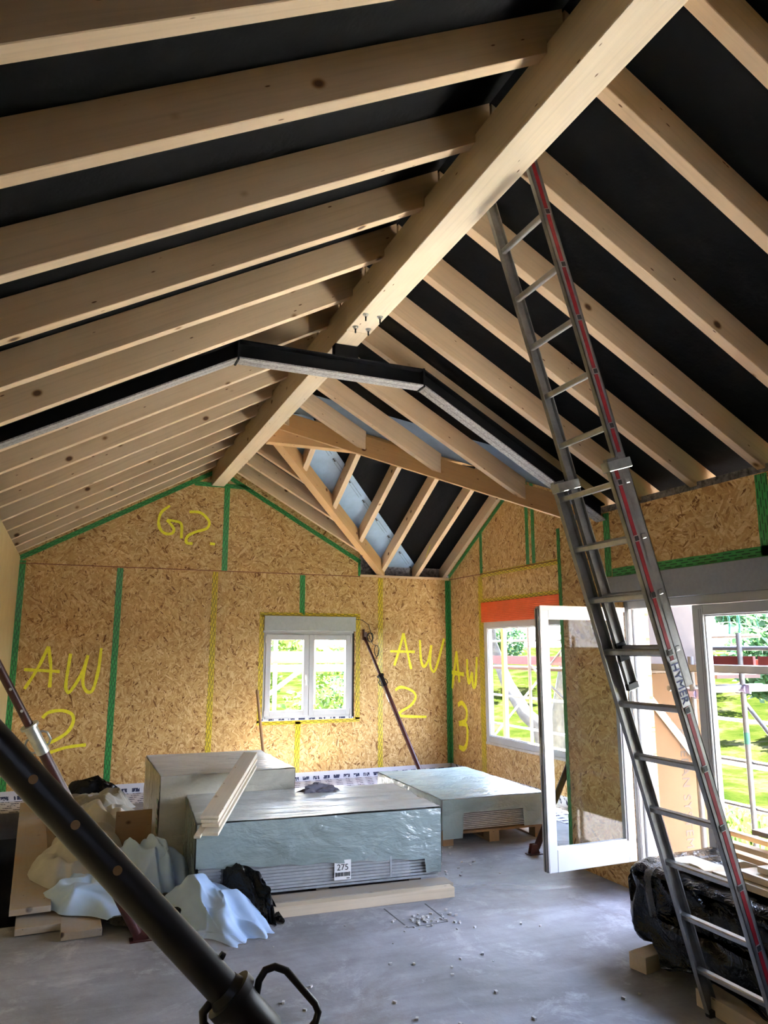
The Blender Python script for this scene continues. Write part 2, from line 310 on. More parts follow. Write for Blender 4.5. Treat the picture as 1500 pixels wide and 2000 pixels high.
# ------------------------------------------------------------------ mesh helpers
class MB:
    def __init__(s): s.v = []; s.f = []; s.mi = []
    def add(s, vs, fs, mi=0):
        o = len(s.v); s.v += [Vector(p) for p in vs]; s.f += [[o+i for i in f] for f in fs]; s.mi += [mi]*len(fs); return s
    def box(s, x0, x1, y0, y1, z0, z1, mi=0, T=None):
        vs = [Vector((x, y, z)) for x in (x0, x1) for y in (y0, y1) for z in (z0, z1)]
        if T is not None: vs = [T @ p for p in vs]
        return s.add(vs, [(0, 1, 3, 2), (4, 6, 7, 5), (0, 4, 5, 1), (2, 3, 7, 6), (0, 2, 6, 4), (1, 5, 7, 3)], mi)
    def prism(s, poly, d, mi=0):     # polygon (3D points) extruded by vector d
        n = len(poly); a = [Vector(p) for p in poly]; d = Vector(d); b = [p+d for p in a]
        fs = [tuple(range(n)), tuple(range(2*n-1, n-1, -1))] + [(i, i+n, (i+1) % n+n, (i+1) % n) for i in range(n)]
        return s.add(a+b, fs, mi)
    def tube(s, pts, r, seg=12, mi=0, cap=True, closed=False):
        pts = [Vector(p) for p in pts]; n = len(pts); rs = r if isinstance(r, (list, tuple)) else [r]*n
        prev = None; vs = []
        for i, p in enumerate(pts):
            if closed: t = pts[(i+1) % n]-pts[i-1]
            else: t = pts[min(i+1, n-1)]-pts[max(i-1, 0)]
            t.normalize()
            if prev is None:
                a = Vector((0, 0, 1)) if abs(t.z) < 0.9 else Vector((1, 0, 0)); u = t.cross(a).normalized()
            else: u = (prev-t*prev.dot(t)).normalized()
            prev = u; w_ = t.cross(u)
            for k in range(seg):
                an = 2*math.pi*k/seg; vs.append(p+(u*math.cos(an)+w_*math.sin(an))*rs[i])
        fs = []
        m = n if closed else n-1
        for i in range(m):
            j = (i+1) % n
            for k in range(seg):
                fs.append((i*seg+k, i*seg+(k+1) % seg, j*seg+(k+1) % seg, j*seg+k))
        if cap and not closed: fs += [tuple(range(seg))[::-1], tuple(range((n-1)*seg, n*seg))]
        return s.add(vs, fs, mi)
    def build(s, name, mats, parent=None, M=None, smooth=False, bevel=0.0):
        me = bpy.data.meshes.new(name); Mi = M.inverted() if M is not None else None
        me.from_pydata([tuple(Mi @ p) if Mi is not None else tuple(p) for p in s.v], [], s.f)
        if not isinstance(mats, (list, tuple)): mats = [mats]
        for m in mats: me.materials.append(m)
        for p, i in zip(me.polygons, s.mi): p.material_index = i; p.use_smooth = smooth
        bm = bmesh.new(); bm.from_mesh(me)
        bmesh.ops.recalc_face_normals(bm, faces=bm.faces)
        if bevel:
            es = [e for e in bm.edges if len(e.link_faces) == 2 and e.calc_face_angle(0) > 0.5]
            bmesh.ops.bevel(bm, geom=es, offset=bevel, segments=1, affect='EDGES', profile=0.5)
        bm.to_mesh(me); bm.free()
        if smooth:
            try: me.set_sharp_from_angle(angle=0.7)
            except Exception: pass
        o = bpy.data.objects.new(name, me); COL.objects.link(o)
        if M is not None: o.matrix_world = M
        if parent is not None:
            o.parent = parent; o.matrix_parent_inverse = parent.get('_m') and Matrix.Identity(4) or WM(parent).inverted()
        WMS[o.name] = M.copy() if M is not None else Matrix.Identity(4)
        return o
WMS = {}
def WM(o): return WMS.get(o.name, Matrix.Identity(4))
def thing(name, loc, label, cat, group=None, kind=None):
    o = bpy.data.objects.new(name, None); COL.objects.link(o); o.location = loc; o.empty_display_size = 0.1
    WMS[o.name] = Matrix.Translation(loc)
    if kind: o['kind'] = kind
    return tag(o, label, cat, group)
def tag(o, label, cat, group=None):
    o['label'] = label; o['category'] = cat
    if group: o['group'] = group
    return o
def struct(o, label=None):
    o['kind'] = 'structure'
    if label: o['label'] = label
    return o
def frame(p0, p1, upv=(0, 0, 1)):   # local x along p0->p1, local z close to upv
    p0 = Vector(p0); p1 = Vector(p1); x = (p1-p0).normalized(); z = Vector(upv); z = (z-x*z.dot(x)).normalized(); y = z.cross(x)
    M = Matrix((x, y, z)).transposed().to_4x4(); M.translation = p0; return M
def timber(name, p0, p1, wid, hgt, mat, parent=None, upv=(0, 0, 1), bevel=0.003):
    M = frame(p0, p1, upv); L = (Vector(p1)-Vector(p0)).length
    return MB().box(0, L, -wid/2, wid/2, -hgt/2, hgt/2, T=M).build(name, mat, parent, M, bevel=bevel)
def bx(name, x0, x1, y0, y1, z0, z1, mat, parent=None, bevel=0.0, M=None):
    return MB().box(x0, x1, y0, y1, z0, z1, T=M).build(name, mat, parent, M, bevel=bevel)
def text_mesh(name, s, size, M, mat, parent=None, depth=0.0008, spacing=1.0):
    cu = bpy.data.curves.new(name, 'FONT'); cu.body = s; cu.size = size; cu.extrude = depth; cu.align_x = 'CENTER'; cu.align_y = 'CENTER'
    cu.space_character = spacing
    ob = bpy.data.objects.new(name+'_tmp', cu); COL.objects.link(ob)
    dg = bpy.context.evaluated_depsgraph_get(); me = bpy.data.meshes.new_from_object(ob.evaluated_get(dg))
    bpy.data.objects.remove(ob); me.name = name; me.materials.clear(); me.materials.append(mat)
    o = bpy.data.objects.new(name, me); COL.objects.link(o); o.matrix_world = M
    if parent is not None: o.parent = parent; o.matrix_parent_inverse = WM(parent).inverted()
    WMS[o.name] = M.copy()
    return o

# ------------------------------------------------------------------ setting: floor and pit
HX1 = 0.72; HY0 = 6.02; HY1 = 9.98
fl = MB()
for r in ((-3.0, 8, -3.2, HY0), (-3.0, 8, HY1, 13), (-3.0, XL, HY0, HY1), (HX1, 8, HY0, HY1)):
    pass
fl.box(XL-0.25, XD+0.25, -3.2, HY0, -0.28, 0); fl.box(XL-0.25, XO+0.2, HY1, YB+0.25, -0.28, 0)
fl.box(XL-0.25, XL, HY0, HY1, -0.28, 0); fl.box(HX1, XD+0.25, HY0, HY1, -0.28, 0); fl.box(XD+0.25, XO+0.2, YC-0.2, HY1, -0.28, 0)
floor = struct(fl.build('floor', MAT['concrete']), 'grey dusty concrete slab floor with open shaft on the left')
pit = MB(); pit.box(XL-0.25, XL, HY0-0.2, HY1+0.2, -2.4, -0.28); pit.box(HX1, HX1+0.2, HY0-0.2, HY1+0.2, -2.4, -0.28)
pit.box(XL, HX1, HY0-0.2, HY0, -2.4, -0.28); pit.box(XL, HX1, HY1, HY1+0.2, -2.4, -0.28); pit.box(XL-0.25, HX1+0.2, HY0-0.2, HY1+0.2, -2.5, -2.4)
struct(pit.build('trim_1', MAT['concrete_dark']), 'dark concrete shaft below the floor opening')
# floor detail: inspection patch and crumbs
hp = MB(); q = [(2.24, 5.378), (2.246, 4.971), (2.549, 4.969), (2.562, 5.363)]
for i in range(3):
    a, b = Vector((*q[i], 0.001)), Vector((*q[i+1], 0.001)); d = (b-a).normalized(); n_ = Vector((-d.y, d.x, 0))*0.006
    hp.add([a-n_, a+n_, b+n_, b-n_], [(0, 1, 2, 3)])
hp.build('floor_joint', MAT['concrete_dark'], floor)
cr = MB()
random.seed(3)
for i in range(150):
    if i < 60: x, y = random.gauss(2.42, .1), random.gauss(5.05, .06)
    elif i < 110: x, y = random.gauss(3.0, .35), random.gauss(6.3, .3)
    else: x, y = random.uniform(0.3, 3.2), random.uniform(3.3, 5.3)
    r = random.uniform(.003, .012) if i < 60 else random.uniform(.004, .014)
    a = random.uniform(0, 3); T = Matrix.Translation((x, y, r*.5)) @ Matrix.Rotation(a, 4, 'Z')
    cr.box(-r, r, -r*.6, r*.6, -r*.5, r*.5, T=T)
c_ = cr.build('rubble_crumbs', MAT['chip']); tag(c_, 'small pale crumbs of rubble scattered over the concrete floor', 'rubble'); c_['kind'] = 'stuff'

# ------------------------------------------------------------------ setting: walls
def wall_poly(name, poly, d, mat, label): return struct(MB().prism(poly, d).build(name, mat), label)
# back wall (window hole x 2.575..3.965, z 0.875..2.335)
WX1, WX2, WZ1, WZ2 = 2.575, 3.965, 0.875, 2.335
bw = MB(); bw.box(XL-.4, WX1, YB, YB+.25, 0, ZS); bw.box(WX2, XO+.12, YB, YB+.25, 0, ZS); bw.box(WX1, WX2, YB, YB+.25, 0, WZ1); bw.box(WX1, WX2, YB, YB+.25, WZ2, ZS)
wall_back = struct(bw.build('wall_back', MAT['osb_low']), 'OSB back wall with window and taped joints')
gx = 4.05
gp = [(XL-.4, YB, ZS+.006), (gx, YB, ZS+.006), (gx, YB, zr(gx)+RH), (XC, YB, ZP+RH), (XL-.4, YB, zr(XL-.4)+RH)]
gable = MB().prism(gp, (0, .25, 0)).build('gable_panel', MAT['osb_gable'], wall_back)
MB().box(XL, gx, YB-.004, YB+.25, ZS-.003, ZS+.009).build('panel_joint', MAT['rust'], wall_back)
MB().box(gx, XO, YB-.012, YB+.3, ZS, ZS+.035).build('wall_plate', MAT['pine'], wall_back, Matrix.Identity(4))
# left wall
struct(MB().box(XL-.25, XL, -3.2, YB, 0, zr(XL)-.01).box(XL-.45, XL-.40, -3.2, YB+.4, 2.5, zr(XL-.42)+RH).box(XL-.41, XL-.24, -3.2, YB+.4, 2.5, 2.55).build('wall_left', MAT['plank_left']), 'pale wooden left wall seen edge-on')
# door wall: door opening y 1.2..4.84, z 0.04..2.24, shutter box above to 2.4525
DY0, DY1, DZ = 1.6, 4.94, 2.2376
WT = .25
dw = MB(); dw.box(XD, XD+WT, DY1, YC, 0, 3.017); dw.box(XD, XD+WT, -3.2, DY0, 0, 3.017); dw.box(XD, XD+WT, DY0, DY1, 2.452, 3.017); dw.box(XD+.01, XD+WT, DY0, DY1, 0, .1)
wall_right = struct(dw.build('wall_right', MAT['osb_side_h']), 'OSB right wall with glazed patio door')
# bay side wall and its outside cladding
sw = MB(); sw.box(XD+WT, XO+.12, YC-.22, YC, 0, ZS); sw.build('bay_return', MAT['osb_low'], wall_right)
sw = MB(); sw.box(XD+WT, 5.70, YC-.25, YC-.22, -.4, 1.63); eb = sw.build('fibre_board_cladding', MAT['ext_board'], wall_right)
MB().box(XD+WT, 5.70, YC-.25, YC-.22, 1.635, 3.0).build('upper_fibre_board_cladding', MAT['ext_white'], wall_right)
Mt = Matrix(((0, 1, 0, 0), (0, 0, -1, 0), (-1, 0, 0, 0), (0, 0, 0, 1)))
Mt = Matrix.Translation((5.33, YC-.2515, .60)) @ Matrix(((0, 1, 0), (0, 0, -1), (-1, 0, 0))).to_4x4()
text_mesh('stamped_lettering', 'AGEPAN SYSTEM', .125, Mt, MAT['text_grey'], wall_right, spacing=1.15)
# bay front wall with window hole y 6.95..9.55 z .56..2.24
OY0, OY1, OZ1, OZ2 = 6.85, 9.57, .565, 2.24
ow = MB(); ow.box(XO, XO+.12, YC, OY0, 0, ZS); ow.box(XO, XO+.12, OY1, YB, 0, ZS); ow.box(XO, XO+.12, OY0, OY1, 0, OZ1); ow.box(XO, XO+.12, OY0, OY1, 2.53, ZS)
wall_bay = struct(ow.build('wall_bay', MAT['osb_side']), 'OSB bay wall with wide window below orange shutter box')
MB().prism([(XO, YC, ZS+.006), (XO, YB, ZS+.006), (XO, YB, zy(YB)+RH), (XO, YV, ZP+RH), (XO, YC, zy(YC)+RH)], (.12, 0, 0)).build('gable_panel', MAT['osb_side'], wall_bay)
MB().box(XO-.004, XO+.1, YC, YB, ZS-.003, ZS+.009).build('panel_joint', MAT['rust'], wall_bay)
# unseen wall behind the camera, blackened to keep light off the rafter sides
sb = MB(); sb.box(XL, XD, -3.2, -2.95, 0, 3.0)
sb.prism([(XL, -3.2, 3.0), (XD, -3.2, 3.0), (XC, -3.2, 4.45)], (0, .25, 0))
struct(sb.build('wall_front', MAT['deck']), 'OSB wall behind the viewer ')

# ------------------------------------------------------------------ tapes and spray markings on the walls
def tape(parent, a, b, width, axis, mat, label=None):
    # axis 'y': strip on a wall facing -y ; 'x': strip on a wall facing -x
    nrm = Vector((0, -1, 0)) if axis == 'y' else Vector((-1, 0, 0))
    width *= 1.3; a = Vector(a)+nrm*.002; b = Vector(b)+nrm*.002; M = frame(a, b, nrm); L = (b-a).length
    n = max(2, int(L/.08)); vs = []; fs = []
    for i in range(n+1):
        x = L*i/n; j1 = .004*noise.noise(Vector((x*7, a.x+a.y, a.z))); 
        vs += [M @ Vector((x, -width/2+j1, 0)), M @ Vector((x, width/2+j1, 0)), ]
    for i in range(n): fs.append((2*i, 2*i+1, 2*i+3, 2*i+2))
    o = MB().add(vs, fs).build('adhesive_tape', mat, parent, M)
    if label: o['label'] = label
    return o
G, Yl = MAT['green'], MAT['yellow']
def tb(x0, z0, x1, z1, w_, m): tape(wall_back, (x0, YB, z0), (x1, YB, z1), w_, 'y', m, ('green' if m is G else 'yellow')+' printed airtight tape')
tb(.567, 2.94, .563, .12, .062, G); tb(1.848, 2.94, 1.844, .12, .062, Yl); tb(1.97, 4.17, 1.971, 2.96, .062, G)
tb(3.135, 2.94, 3.137, 2.35, .062, G); tb(3.107, .83, 3.098, .12, .062, Yl); tb(4.387, 2.94, 4.387, .12, .062, Yl)
tb(XL+.035, 2.99, XL+.035, .12, .06, G); tb(XO-.03, 2.94, XO-.03, .12, .06, G)
tb(gx-.015, 3.2, gx-.015, 2.96, .03, G)
tb(XL, zr(XL)-.03, XC, ZP-.03, .05, G); tb(XC, ZP-.03, gx, zr(gx)-.03, .05, G)
tb(1.5, 4.20, 2.25, 4.20, .05, G)
tb(WX1-.07, WZ2+.015, WX2+.09, WZ2+.015, .05, Yl); tb(WX1-.035, WZ2, WX1-.035, WZ1-.04, .055, Yl); tb(WX2+.055, WZ2, WX2+.055, WZ1-.04, .055, Yl); tb(WX1-.07, WZ1-.045, WX2+.09, WZ1-.045, .05, Yl)
def to(y0, z0, y1, z1, w_, m): tape(wall_bay, (XO, y0, z0), (XO, y1, z1), w_, 'x', m, ('green' if m is G else 'yellow')+' printed airtight tape')
to(YB-.03, 2.94, YB-.03, .12, .06, G); to(9.62, 3.60, 9.62, 2.96, .06, G); to(8.385, 4.1, 8.385, 2.96, .06, G); to(8.245, 4.2, 8.245, 2.96, .06, G)
to(9.64, 2.935, 6.7, 2.935, .055, Yl); to(9.64, 2.55, 6.8, 2.55, .05, Yl); to(9.66, 2.92, 9.66, .12, .10, Yl); to(YB, zy(YB)-.03, YV, ZP-.03, .05, G)
def td(y0, z0, y1, z1, w_, m): tape(wall_right, (XD, y0, z0), (XD, y1, z1), w_, 'x', m, ('green' if m is G else 'yellow')+' printed airtight tape')
td(5.095, 3.01, 5.095, 2.46, .062, G); td(3.512, 3.01, 3.512, 2.46, .075, G); td(YC-.02, 2.98, YC-.02, .15, .04, G); td(5.05, 2.485, 1.5, 2.485, .06, G)

def stroke(parent, pts, axis, w_=.030):
    nrm = Vector((0, -1, 0)) if axis == 'y' else Vector((-1, 0, 0))
    P = [Vector((p[0], YB-.0035, p[1])) if axis == 'y' else Vector((XO-.0035, p[0], p[1])) for p in pts]
    # Catmull-Rom smoothing
    sm = []
    for i in range(len(P)-1):
        p0, p1, p2, p3 = P[max(i-1, 0)], P[i], P[i+1], P[min(i+2, len(P)-1)]
        for k in range(8):
            t = k/8; sm.append(0.5*((2*p1)+(p2-p0)*t+(2*p0-5*p1+4*p2-p3)*t*t+(3*p1-p0-3*p2+p3)*t**3))
    sm.append(P[-1]); vs = []; fs = []
    for i, p in enumerate(sm):
        d = (sm[min(i+1, len(sm)-1)]-sm[max(i-1, 0)]).normalized(); s_ = d.cross(nrm)*w_*.66*(1+.25*noise.noise(p*9))
        vs += [p-s_, p+s_]
    for i in range(len(sm)-1): fs.append((2*i, 2*i+1, 2*i+3, 2*i+2))
    return MB().add(vs, fs)
def spray(parent, name, strokes, axis, label, w_=.03):
    mb = MB()
    for i_, s_ in enumerate(strokes):
        q_ = stroke(parent, s_, axis, w_); o_ = Vector((0, -.0006*i_, 0)) if axis == 'y' else Vector((-.0006*i_, 0, 0)); mb.add([p+o_ for p in q_.v], q_.f)
    o = mb.build(name, MAT['yellow_spray'], parent); o['label'] = label
spray(wall_back, 'spray_marking', [[(-0.486, 1.359), (-0.35, 1.62), (-0.247, 1.889)], [(-0.247, 1.889), (-0.2, 1.62), (-0.196, 1.372)], [(-0.511, 1.6), (-0.09, 1.57)],
 [(0.023, 1.797), (-0.006, 1.42), (0.013, 1.323), (0.056, 1.322), (0.176, 1.547), (0.235, 1.777)], [(0.235, 1.777), (0.196, 1.528), (0.206, 1.384), (0.267, 1.305), (0.327, 1.343), (0.374, 1.578), (0.393, 1.869)]], 'y', 'yellow sprayed letters AW near the left corner')
spray(wall_back, 'spray_marking', [[(-0.251, 0.994), (-0.185, 1.061), (-0.036, 1.081), (0.089, 1.033), (0.114, 0.936), (0.056, 0.812), (-0.07, 0.723), (-0.174, 0.677)], [(-0.13, 0.57), (0.057, 0.623), (0.287, 0.643)]], 'y', 'yellow sprayed figure 2 near the left corner')
spray(wall_back, 'spray_marking', [[(1.174, 3.846), (1.067, 3.751), (1.032, 3.631), (1.052, 3.517), (1.124, 3.448), (1.221, 3.454), (1.239, 3.528), (1.143, 3.639)], [(1.143, 3.639), (1.241, 3.631), (1.341, 3.593), (1.351, 3.389)],
 [(1.446, 3.777), (1.604, 3.774), (1.724, 3.662), (1.7, 3.557), (1.53, 3.487), (1.434, 3.423), (1.424, 3.335), (1.509, 3.325)], [(1.752, 3.338), (1.825, 3.334)]], 'y', 'yellow sprayed scribble on the gable panel')
spray(wall_back, 'spray_marking', [[(4.616, 1.608), (4.7, 1.85), (4.774, 2.097)], [(4.774, 2.097), (4.83, 1.85), (4.9, 1.551)], [(4.548, 1.824), (4.964, 1.815)], [(5.054, 1.996), (5.068, 1.705), (5.12, 1.588), (5.201, 1.705), (5.249, 1.918)], [(5.249, 1.918), (5.227, 1.626), (5.288, 1.508), (5.361, 1.656), (5.476, 2.022)]], 'y', 'yellow sprayed letters AW by the far right corner')
spray(wall_back, 'spray_marking', [[(4.632, 1.241), (4.726, 1.284), (4.898, 1.235), (4.975, 1.141), (4.896, 1.014), (4.724, 0.92), (4.724, 0.86), (5.155, 0.83)]], 'y', 'yellow sprayed figure 2 by the far right corner')
spray(wall_bay, 'spray_marking', [[(10.60, 1.25), (10.441, 1.823)], [(10.441, 1.823), (10.36, 1.351)], [(10.606, 1.498), (10.208, 1.478)], [(10.101, 1.709), (10.095, 1.482), (10.053, 1.363), (9.953, 1.516)], [(9.953, 1.516), (9.931, 1.316), (9.852, 1.371), (9.804, 1.742)]], 'x', 'yellow sprayed letters AW on the bay wall', .05)
spray(wall_bay, 'spray_marking', [[(10.423, 1.011), (10.29, 1.05), (10.15, 0.954), (10.188, 0.802), (10.401, 0.739)], [(10.401, 0.739), (10.16, 0.73), (10.153, 0.51), (10.253, 0.388), (10.414, 0.399)]], 'x', 'yellow sprayed figure 3 on the bay wall', .05)

# white printed membrane along the foot of the walls
mb = MB()
def memstrip(pts): mb.add(pts, [(0, 1, 2, 3)])
XM = XO-.02; XK = XL+.01; memstrip([(XK, YB-.004, .13), (XM, YB-.004, .13), (XM, YB-.015, .012), (XK, YB-.015, .012)]); memstrip([(XK, YB-.015, .012), (XM, YB-.015, .012), (XM, 9.99, .003), (XK, 9.99, .003)])
memstrip([(XO-.004, YB, .13), (XO-.004, YC, .13), (XO-.015, YC, .01), (XO-.015, YB, .01)]); memstrip([(XO-.015, YB, .01), (XO-.015, YC, .01), (XO-.5, YC, .004), (XO-.5, YB, .004)])
o = mb.build('sealing_membrane', MAT['logo']); tag(o, 'white membrane with small dark print lapped along the back wall foot', 'membrane')

# ------------------------------------------------------------------ roof underlay (ceiling)
def zroof(x, y, side):
    return (ZP - SL*abs(x-XC) if side == 'm' else ZP - SL*abs(y-YV))+RH+.004
def deck_panel(pts, side, name, label, mat=None, dz=0.0):
    vs = [Vector((x, y, zroof(x, y, side)+dz)) for x, y in pts]
    return struct(MB().prism(vs, (0, 0, .03)).build(name, mat or MAT['deck']), label)
deck_panel([(-1.3, -3.3), (XC, -3.3), (XC, 11.1), (-1.3, 11.1)], 'm', 'ceiling', 'black roof underlay above the left rafters')
deck_panel([(XC, -3.3), (4.9, -3.3), (4.9, YV-(4.9-XC)), (XC, YV)], 'm', 'ceiling', 'black roof underlay above the right rafters')
deck_panel([(XC, YV), (4.85, YV+(4.85-XC)), (4.85, 11.15), (XC, 11.15)], 'm', 'ceiling', 'black roof underlay beside the back gable')
deck_panel([(XC, YV), (6.1, YV), (6.1, 11.1), (XC+2.98, 11.1)], 'y', 'ceiling', 'black roof underlay above the bay rafters')
deck_panel([(XC, YV), (4.9, YV-(4.9-XC)), (6.1, YV-(4.9-XC)), (6.1, YV)], 'y', 'ceiling', 'black roof underlay on the near bay slope')
# blue valley strips under the underlay
def blue(pts, side, label):
    vs = [Vector((x, y, zroof(x, y, side)-.004)) for x, y in pts]
    o = MB().prism(vs, (0, 0, .002)).build('valley_membrane', MAT['blue_strip']); tag(o, label, 'membrane')
    return o
blue([(XC+.15, YV-.15), (4.5, YV-(4.5-XC)), (3.85, YV-(4.5-XC)), (XC+.15, YV-.8)], 'm', 'blue membrane strip above the main valley beam')
bs = blue([(XC+.1, YV+.1), (4.6, YV+4.6-XC), (5.15, YV+4.6-XC), (XC+.65, YV+.1)], 'y', 'blue membrane strip with black dashes beside the bay valley beam')
mb = MB()
for i in range(9):
    s0 = .25+i*.33; a = Vector((XC+.56+s0, YV+.1+s0)); d = Vector((1, 1)).normalized(); n_ = Vector((1, -1)).normalized()
    for off, l0, wd in ((0, .33*1.2, .004), (-.035, .33*1.2, .003), (-.017, .07, .018)):
        c0 = a+n_*off; c1 = c0+d*l0; pts = [c0-n_*wd/2, c0+n_*wd/2, c1+n_*wd/2, c1-n_*wd/2]
        mb.add([(p.x, p.y, zroof(p.x, p.y, 'y')-.006) for p in pts], [(0, 1, 2, 3)])
mb.build('printed_dashes', MAT['ink'], bs)

# fleece between rafters at the eaves
fz = MB(); fz.box(XD+.10, XD+.14, -3.2, YC-.05, 3.019, 3.10)
o = fz.build('insulation_fleece', MAT['felt']); tag(o, 'grey fleece strip closing the eaves above the right wall', 'insulation')
fz = MB(); fz.prism([(gx-.02, YB+.16, 2.985), (XO, YB+.16, 2.985), (XO, YB+.16, 3.19), (4.45, YB+.16, 3.19), (gx-.02, YB+.16, zr(gx)+RH)], (0, .04, 0))
o = fz.build('insulation_fleece', MAT['felt']); tag(o, 'grey fleece strip on the wall plate below the bay rafters', 'insulation')

# ------------------------------------------------------------------ roof timbers
RY = [0.58, 1.18, 1.79, 2.32, 2.95, 3.55, 4.16, 4.76, 5.32, 5.93, 6.53, 7.12, 7.78, 8.42, 9.08, 9.70, 10.30]
RW = .07
ordn = ['first', 'second', 'third', 'fourth', 'fifth', 'sixth', 'seventh', 'eighth', 'ninth', 'tenth']
near = [y for y in RY if y < 5.0][::-1]; far = [y for y in RY if y > 5.0]
def rlabel(side, y):
    if y < 5.0:
        i = near.index(y); return f'spruce rafter on the {side} roof slope, {ordn[i]} in front of the black steel girder'
    i = far.index(y); return f'spruce rafter on the {side} roof slope, {ordn[i]} behind the black steel girder'
def rafter(poly_xz, y, label, group, end_cut=None):
    p0 = Vector((poly_xz[0][0], y, poly_xz[0][1])); p1 = Vector((poly_xz[1][0], y, poly_xz[1][1])); M = frame(p0, p1)
    o = MB().prism([(x, y, z) for x, z in poly_xz], (0, RW, 0)).build('roof_rafter', MAT['pine'], None, M, bevel=.003)
    tag(o, label, 'rafter', group); return o
xe = XL-.45
for y in RY:
    rafter([(xe, zr(xe)), (B1, zr(B1)), (B1, ZP+.006), (XC-.006, ZP+.006), (XC-.006, zr(XC)+RH), (xe, zr(xe)+RH)], y, rlabel('left', y), 'rafters of the left roof slope')
for y in RY:
    if y < YC: x1 = XD+.5
    elif y < YV: x1 = XC+(YV-y)-.07
    else: x1 = XC+(y-YV)-.07
    if x1-B2 < .1: continue
    rafter([(x1, zr(x1)), (B2, zr(B2)), (B2, ZP+.006), (XC+.006, ZP+.006), (XC+.006, zr(XC)+RH), (x1, zr(x1)+RH)], y, rlabel('right', y), 'rafters of the right roof slope')
def beam(name, p0, p1, wid, hgt, mat, label, cat='beam', bevel=.004):
    o = timber(name, p0, p1, wid, hgt, mat, bevel=bevel); return tag(o, label, cat)
zbm = (ZB+ZP)/2; hb = ZP-ZB
beam('ridge_beam', (XC, -3.0, zbm), (XC, 4.90, zbm), B2-B1, hb, MAT['glulam'], 'thick pale glulam ridge beam overhead, nearer length in front of the black steel girder')
RB2 = beam('ridge_beam', (XC, 4.905, zbm), (XC, YB+.2, zbm), B2-B1-.012, hb, MAT['glulam'], 'thick pale glulam ridge beam overhead, farther length running to the back gable')
# anchor bolts hanging under the ridge beam
for k, (x, y) in enumerate([(1.775, 4.594), (1.884, 4.594), (1.779, 4.813), (1.882, 4.818)]):
    m = MB(); m.tube([(x, y, ZB-.004), (x, y, ZB+.01)], .022, 16); 
    b = m.build('threaded_bolt', MAT['galv'], smooth=True)
    MB().tube([(x, y, ZB-.018), (x, y, ZB-.002)], .012, 6).build('nut', MAT['galv'], b); MB().tube([(x, y, ZB-.05), (x, y, ZB-.012)], .006, 8).build('shank', MAT['steel_black'], b)
    tag(b, 'steel bolt with washer under the ridge beam, '+['nearer left of four', 'nearer right of four', 'farther left of four', 'farther right of four'][k], 'bolt', 'bolts under the ridge beam')
# bay: cross ridge purlin, valley beams, bay rafters
beam('cross_ridge_beam', (B2, YV+.0, 4.30), (XO+.1, YV, 4.30), .12, .24, MAT['pine_orange'], 'orange-brown cross ridge beam of the bay roof')
def valley(sgn, x1, z_drop, label, wid=.11, hgt=.30):
    y = lambda x: YV+sgn*(x-XC)
    za = lambda x: zr(x)-z_drop
    a = Vector((B2+.01, y(B2+.01), 0)); b = Vector((x1, y(x1), 0)); d = (b-a).normalized(); n_ = Vector((-d.y, d.x, 0))*wid/2
    poly = [a-n_, a+n_]
    vs = []
    for p in (a, b):
        zb_ = za(p.x)
        for q_ in (-n_, n_): vs += [Vector((p.x+q_.x, p.y+q_.y, zb_)), Vector((p.x+q_.x, p.y+q_.y, min(zb_+hgt, zr(p.x)+RH-.035)))]
    M = frame((a.x, a.y, za(a.x)), (b.x, b.y, za(b.x)))
    o = MB().add(vs, [(0, 1, 3, 2), (4, 6, 7, 5), (0, 4, 5, 1), (2, 3, 7, 6), (0, 2, 6, 4), (1, 5, 7, 3)]).build('valley_beam', MAT['pine_orange'], None, M, bevel=.003)
    return tag(o, label, 'beam')
valley(-1, XD+.06, .045, 'orange-brown valley beam falling from the ridge to the right wall corner')
valley(1, 4.42, .035, 'pale valley beam falling from the ridge to the back wall plate')
XB = [2.55, 3.15, 3.77, 4.38, 5.0, 5.49]
for i, x in enumerate(XB):
    ylo = min(YV+(x+.035-XC)-.06, YB+.45) if x < 4.3 else YB+.45
    if x == XB[-1]: ylo = YB+.45
    p = [(ylo, zy(ylo)), (YV+.06, zy(YV+.06)), (YV+.06, zy(YV+.06)+RH-.002), (ylo, zy(ylo)+RH-.002)]
    M = frame((x, p[0][0], p[0][1]), (x, p[1][0], p[1][1]))
    o = MB().prism([(x, a, b) for a, b in p], (RW, 0, 0)).build('bay_rafter', MAT['pine'], None, M, bevel=.003)
    tag(o, ['short bay rafter in the tip between the two valley beams', 'bay rafter ending on the valley beam, second from the tip', 'bay rafter ending on the valley beam, third from the tip',
            'bay rafter ending where the valley beam meets the back wall plate', 'bay rafter with a small yellow mark resting on the back wall plate', 'greyish bay rafter lying against the bay gable wall'][i], 'rafter', 'rafters of the bay roof')
    if i == 4:
        s_ = MB(); s_.add([(x-.001, 10.3, zy(10.3)+.02), (x-.001, 10.32, zy(10.3)+.02), (x-.001, 10.16, zy(10.2)+.14), (x-.001, 10.14, zy(10.2)+.14)], [(0, 1, 2, 3)]); s_.build('yellow_mark', MAT['yellow_spray'], o)

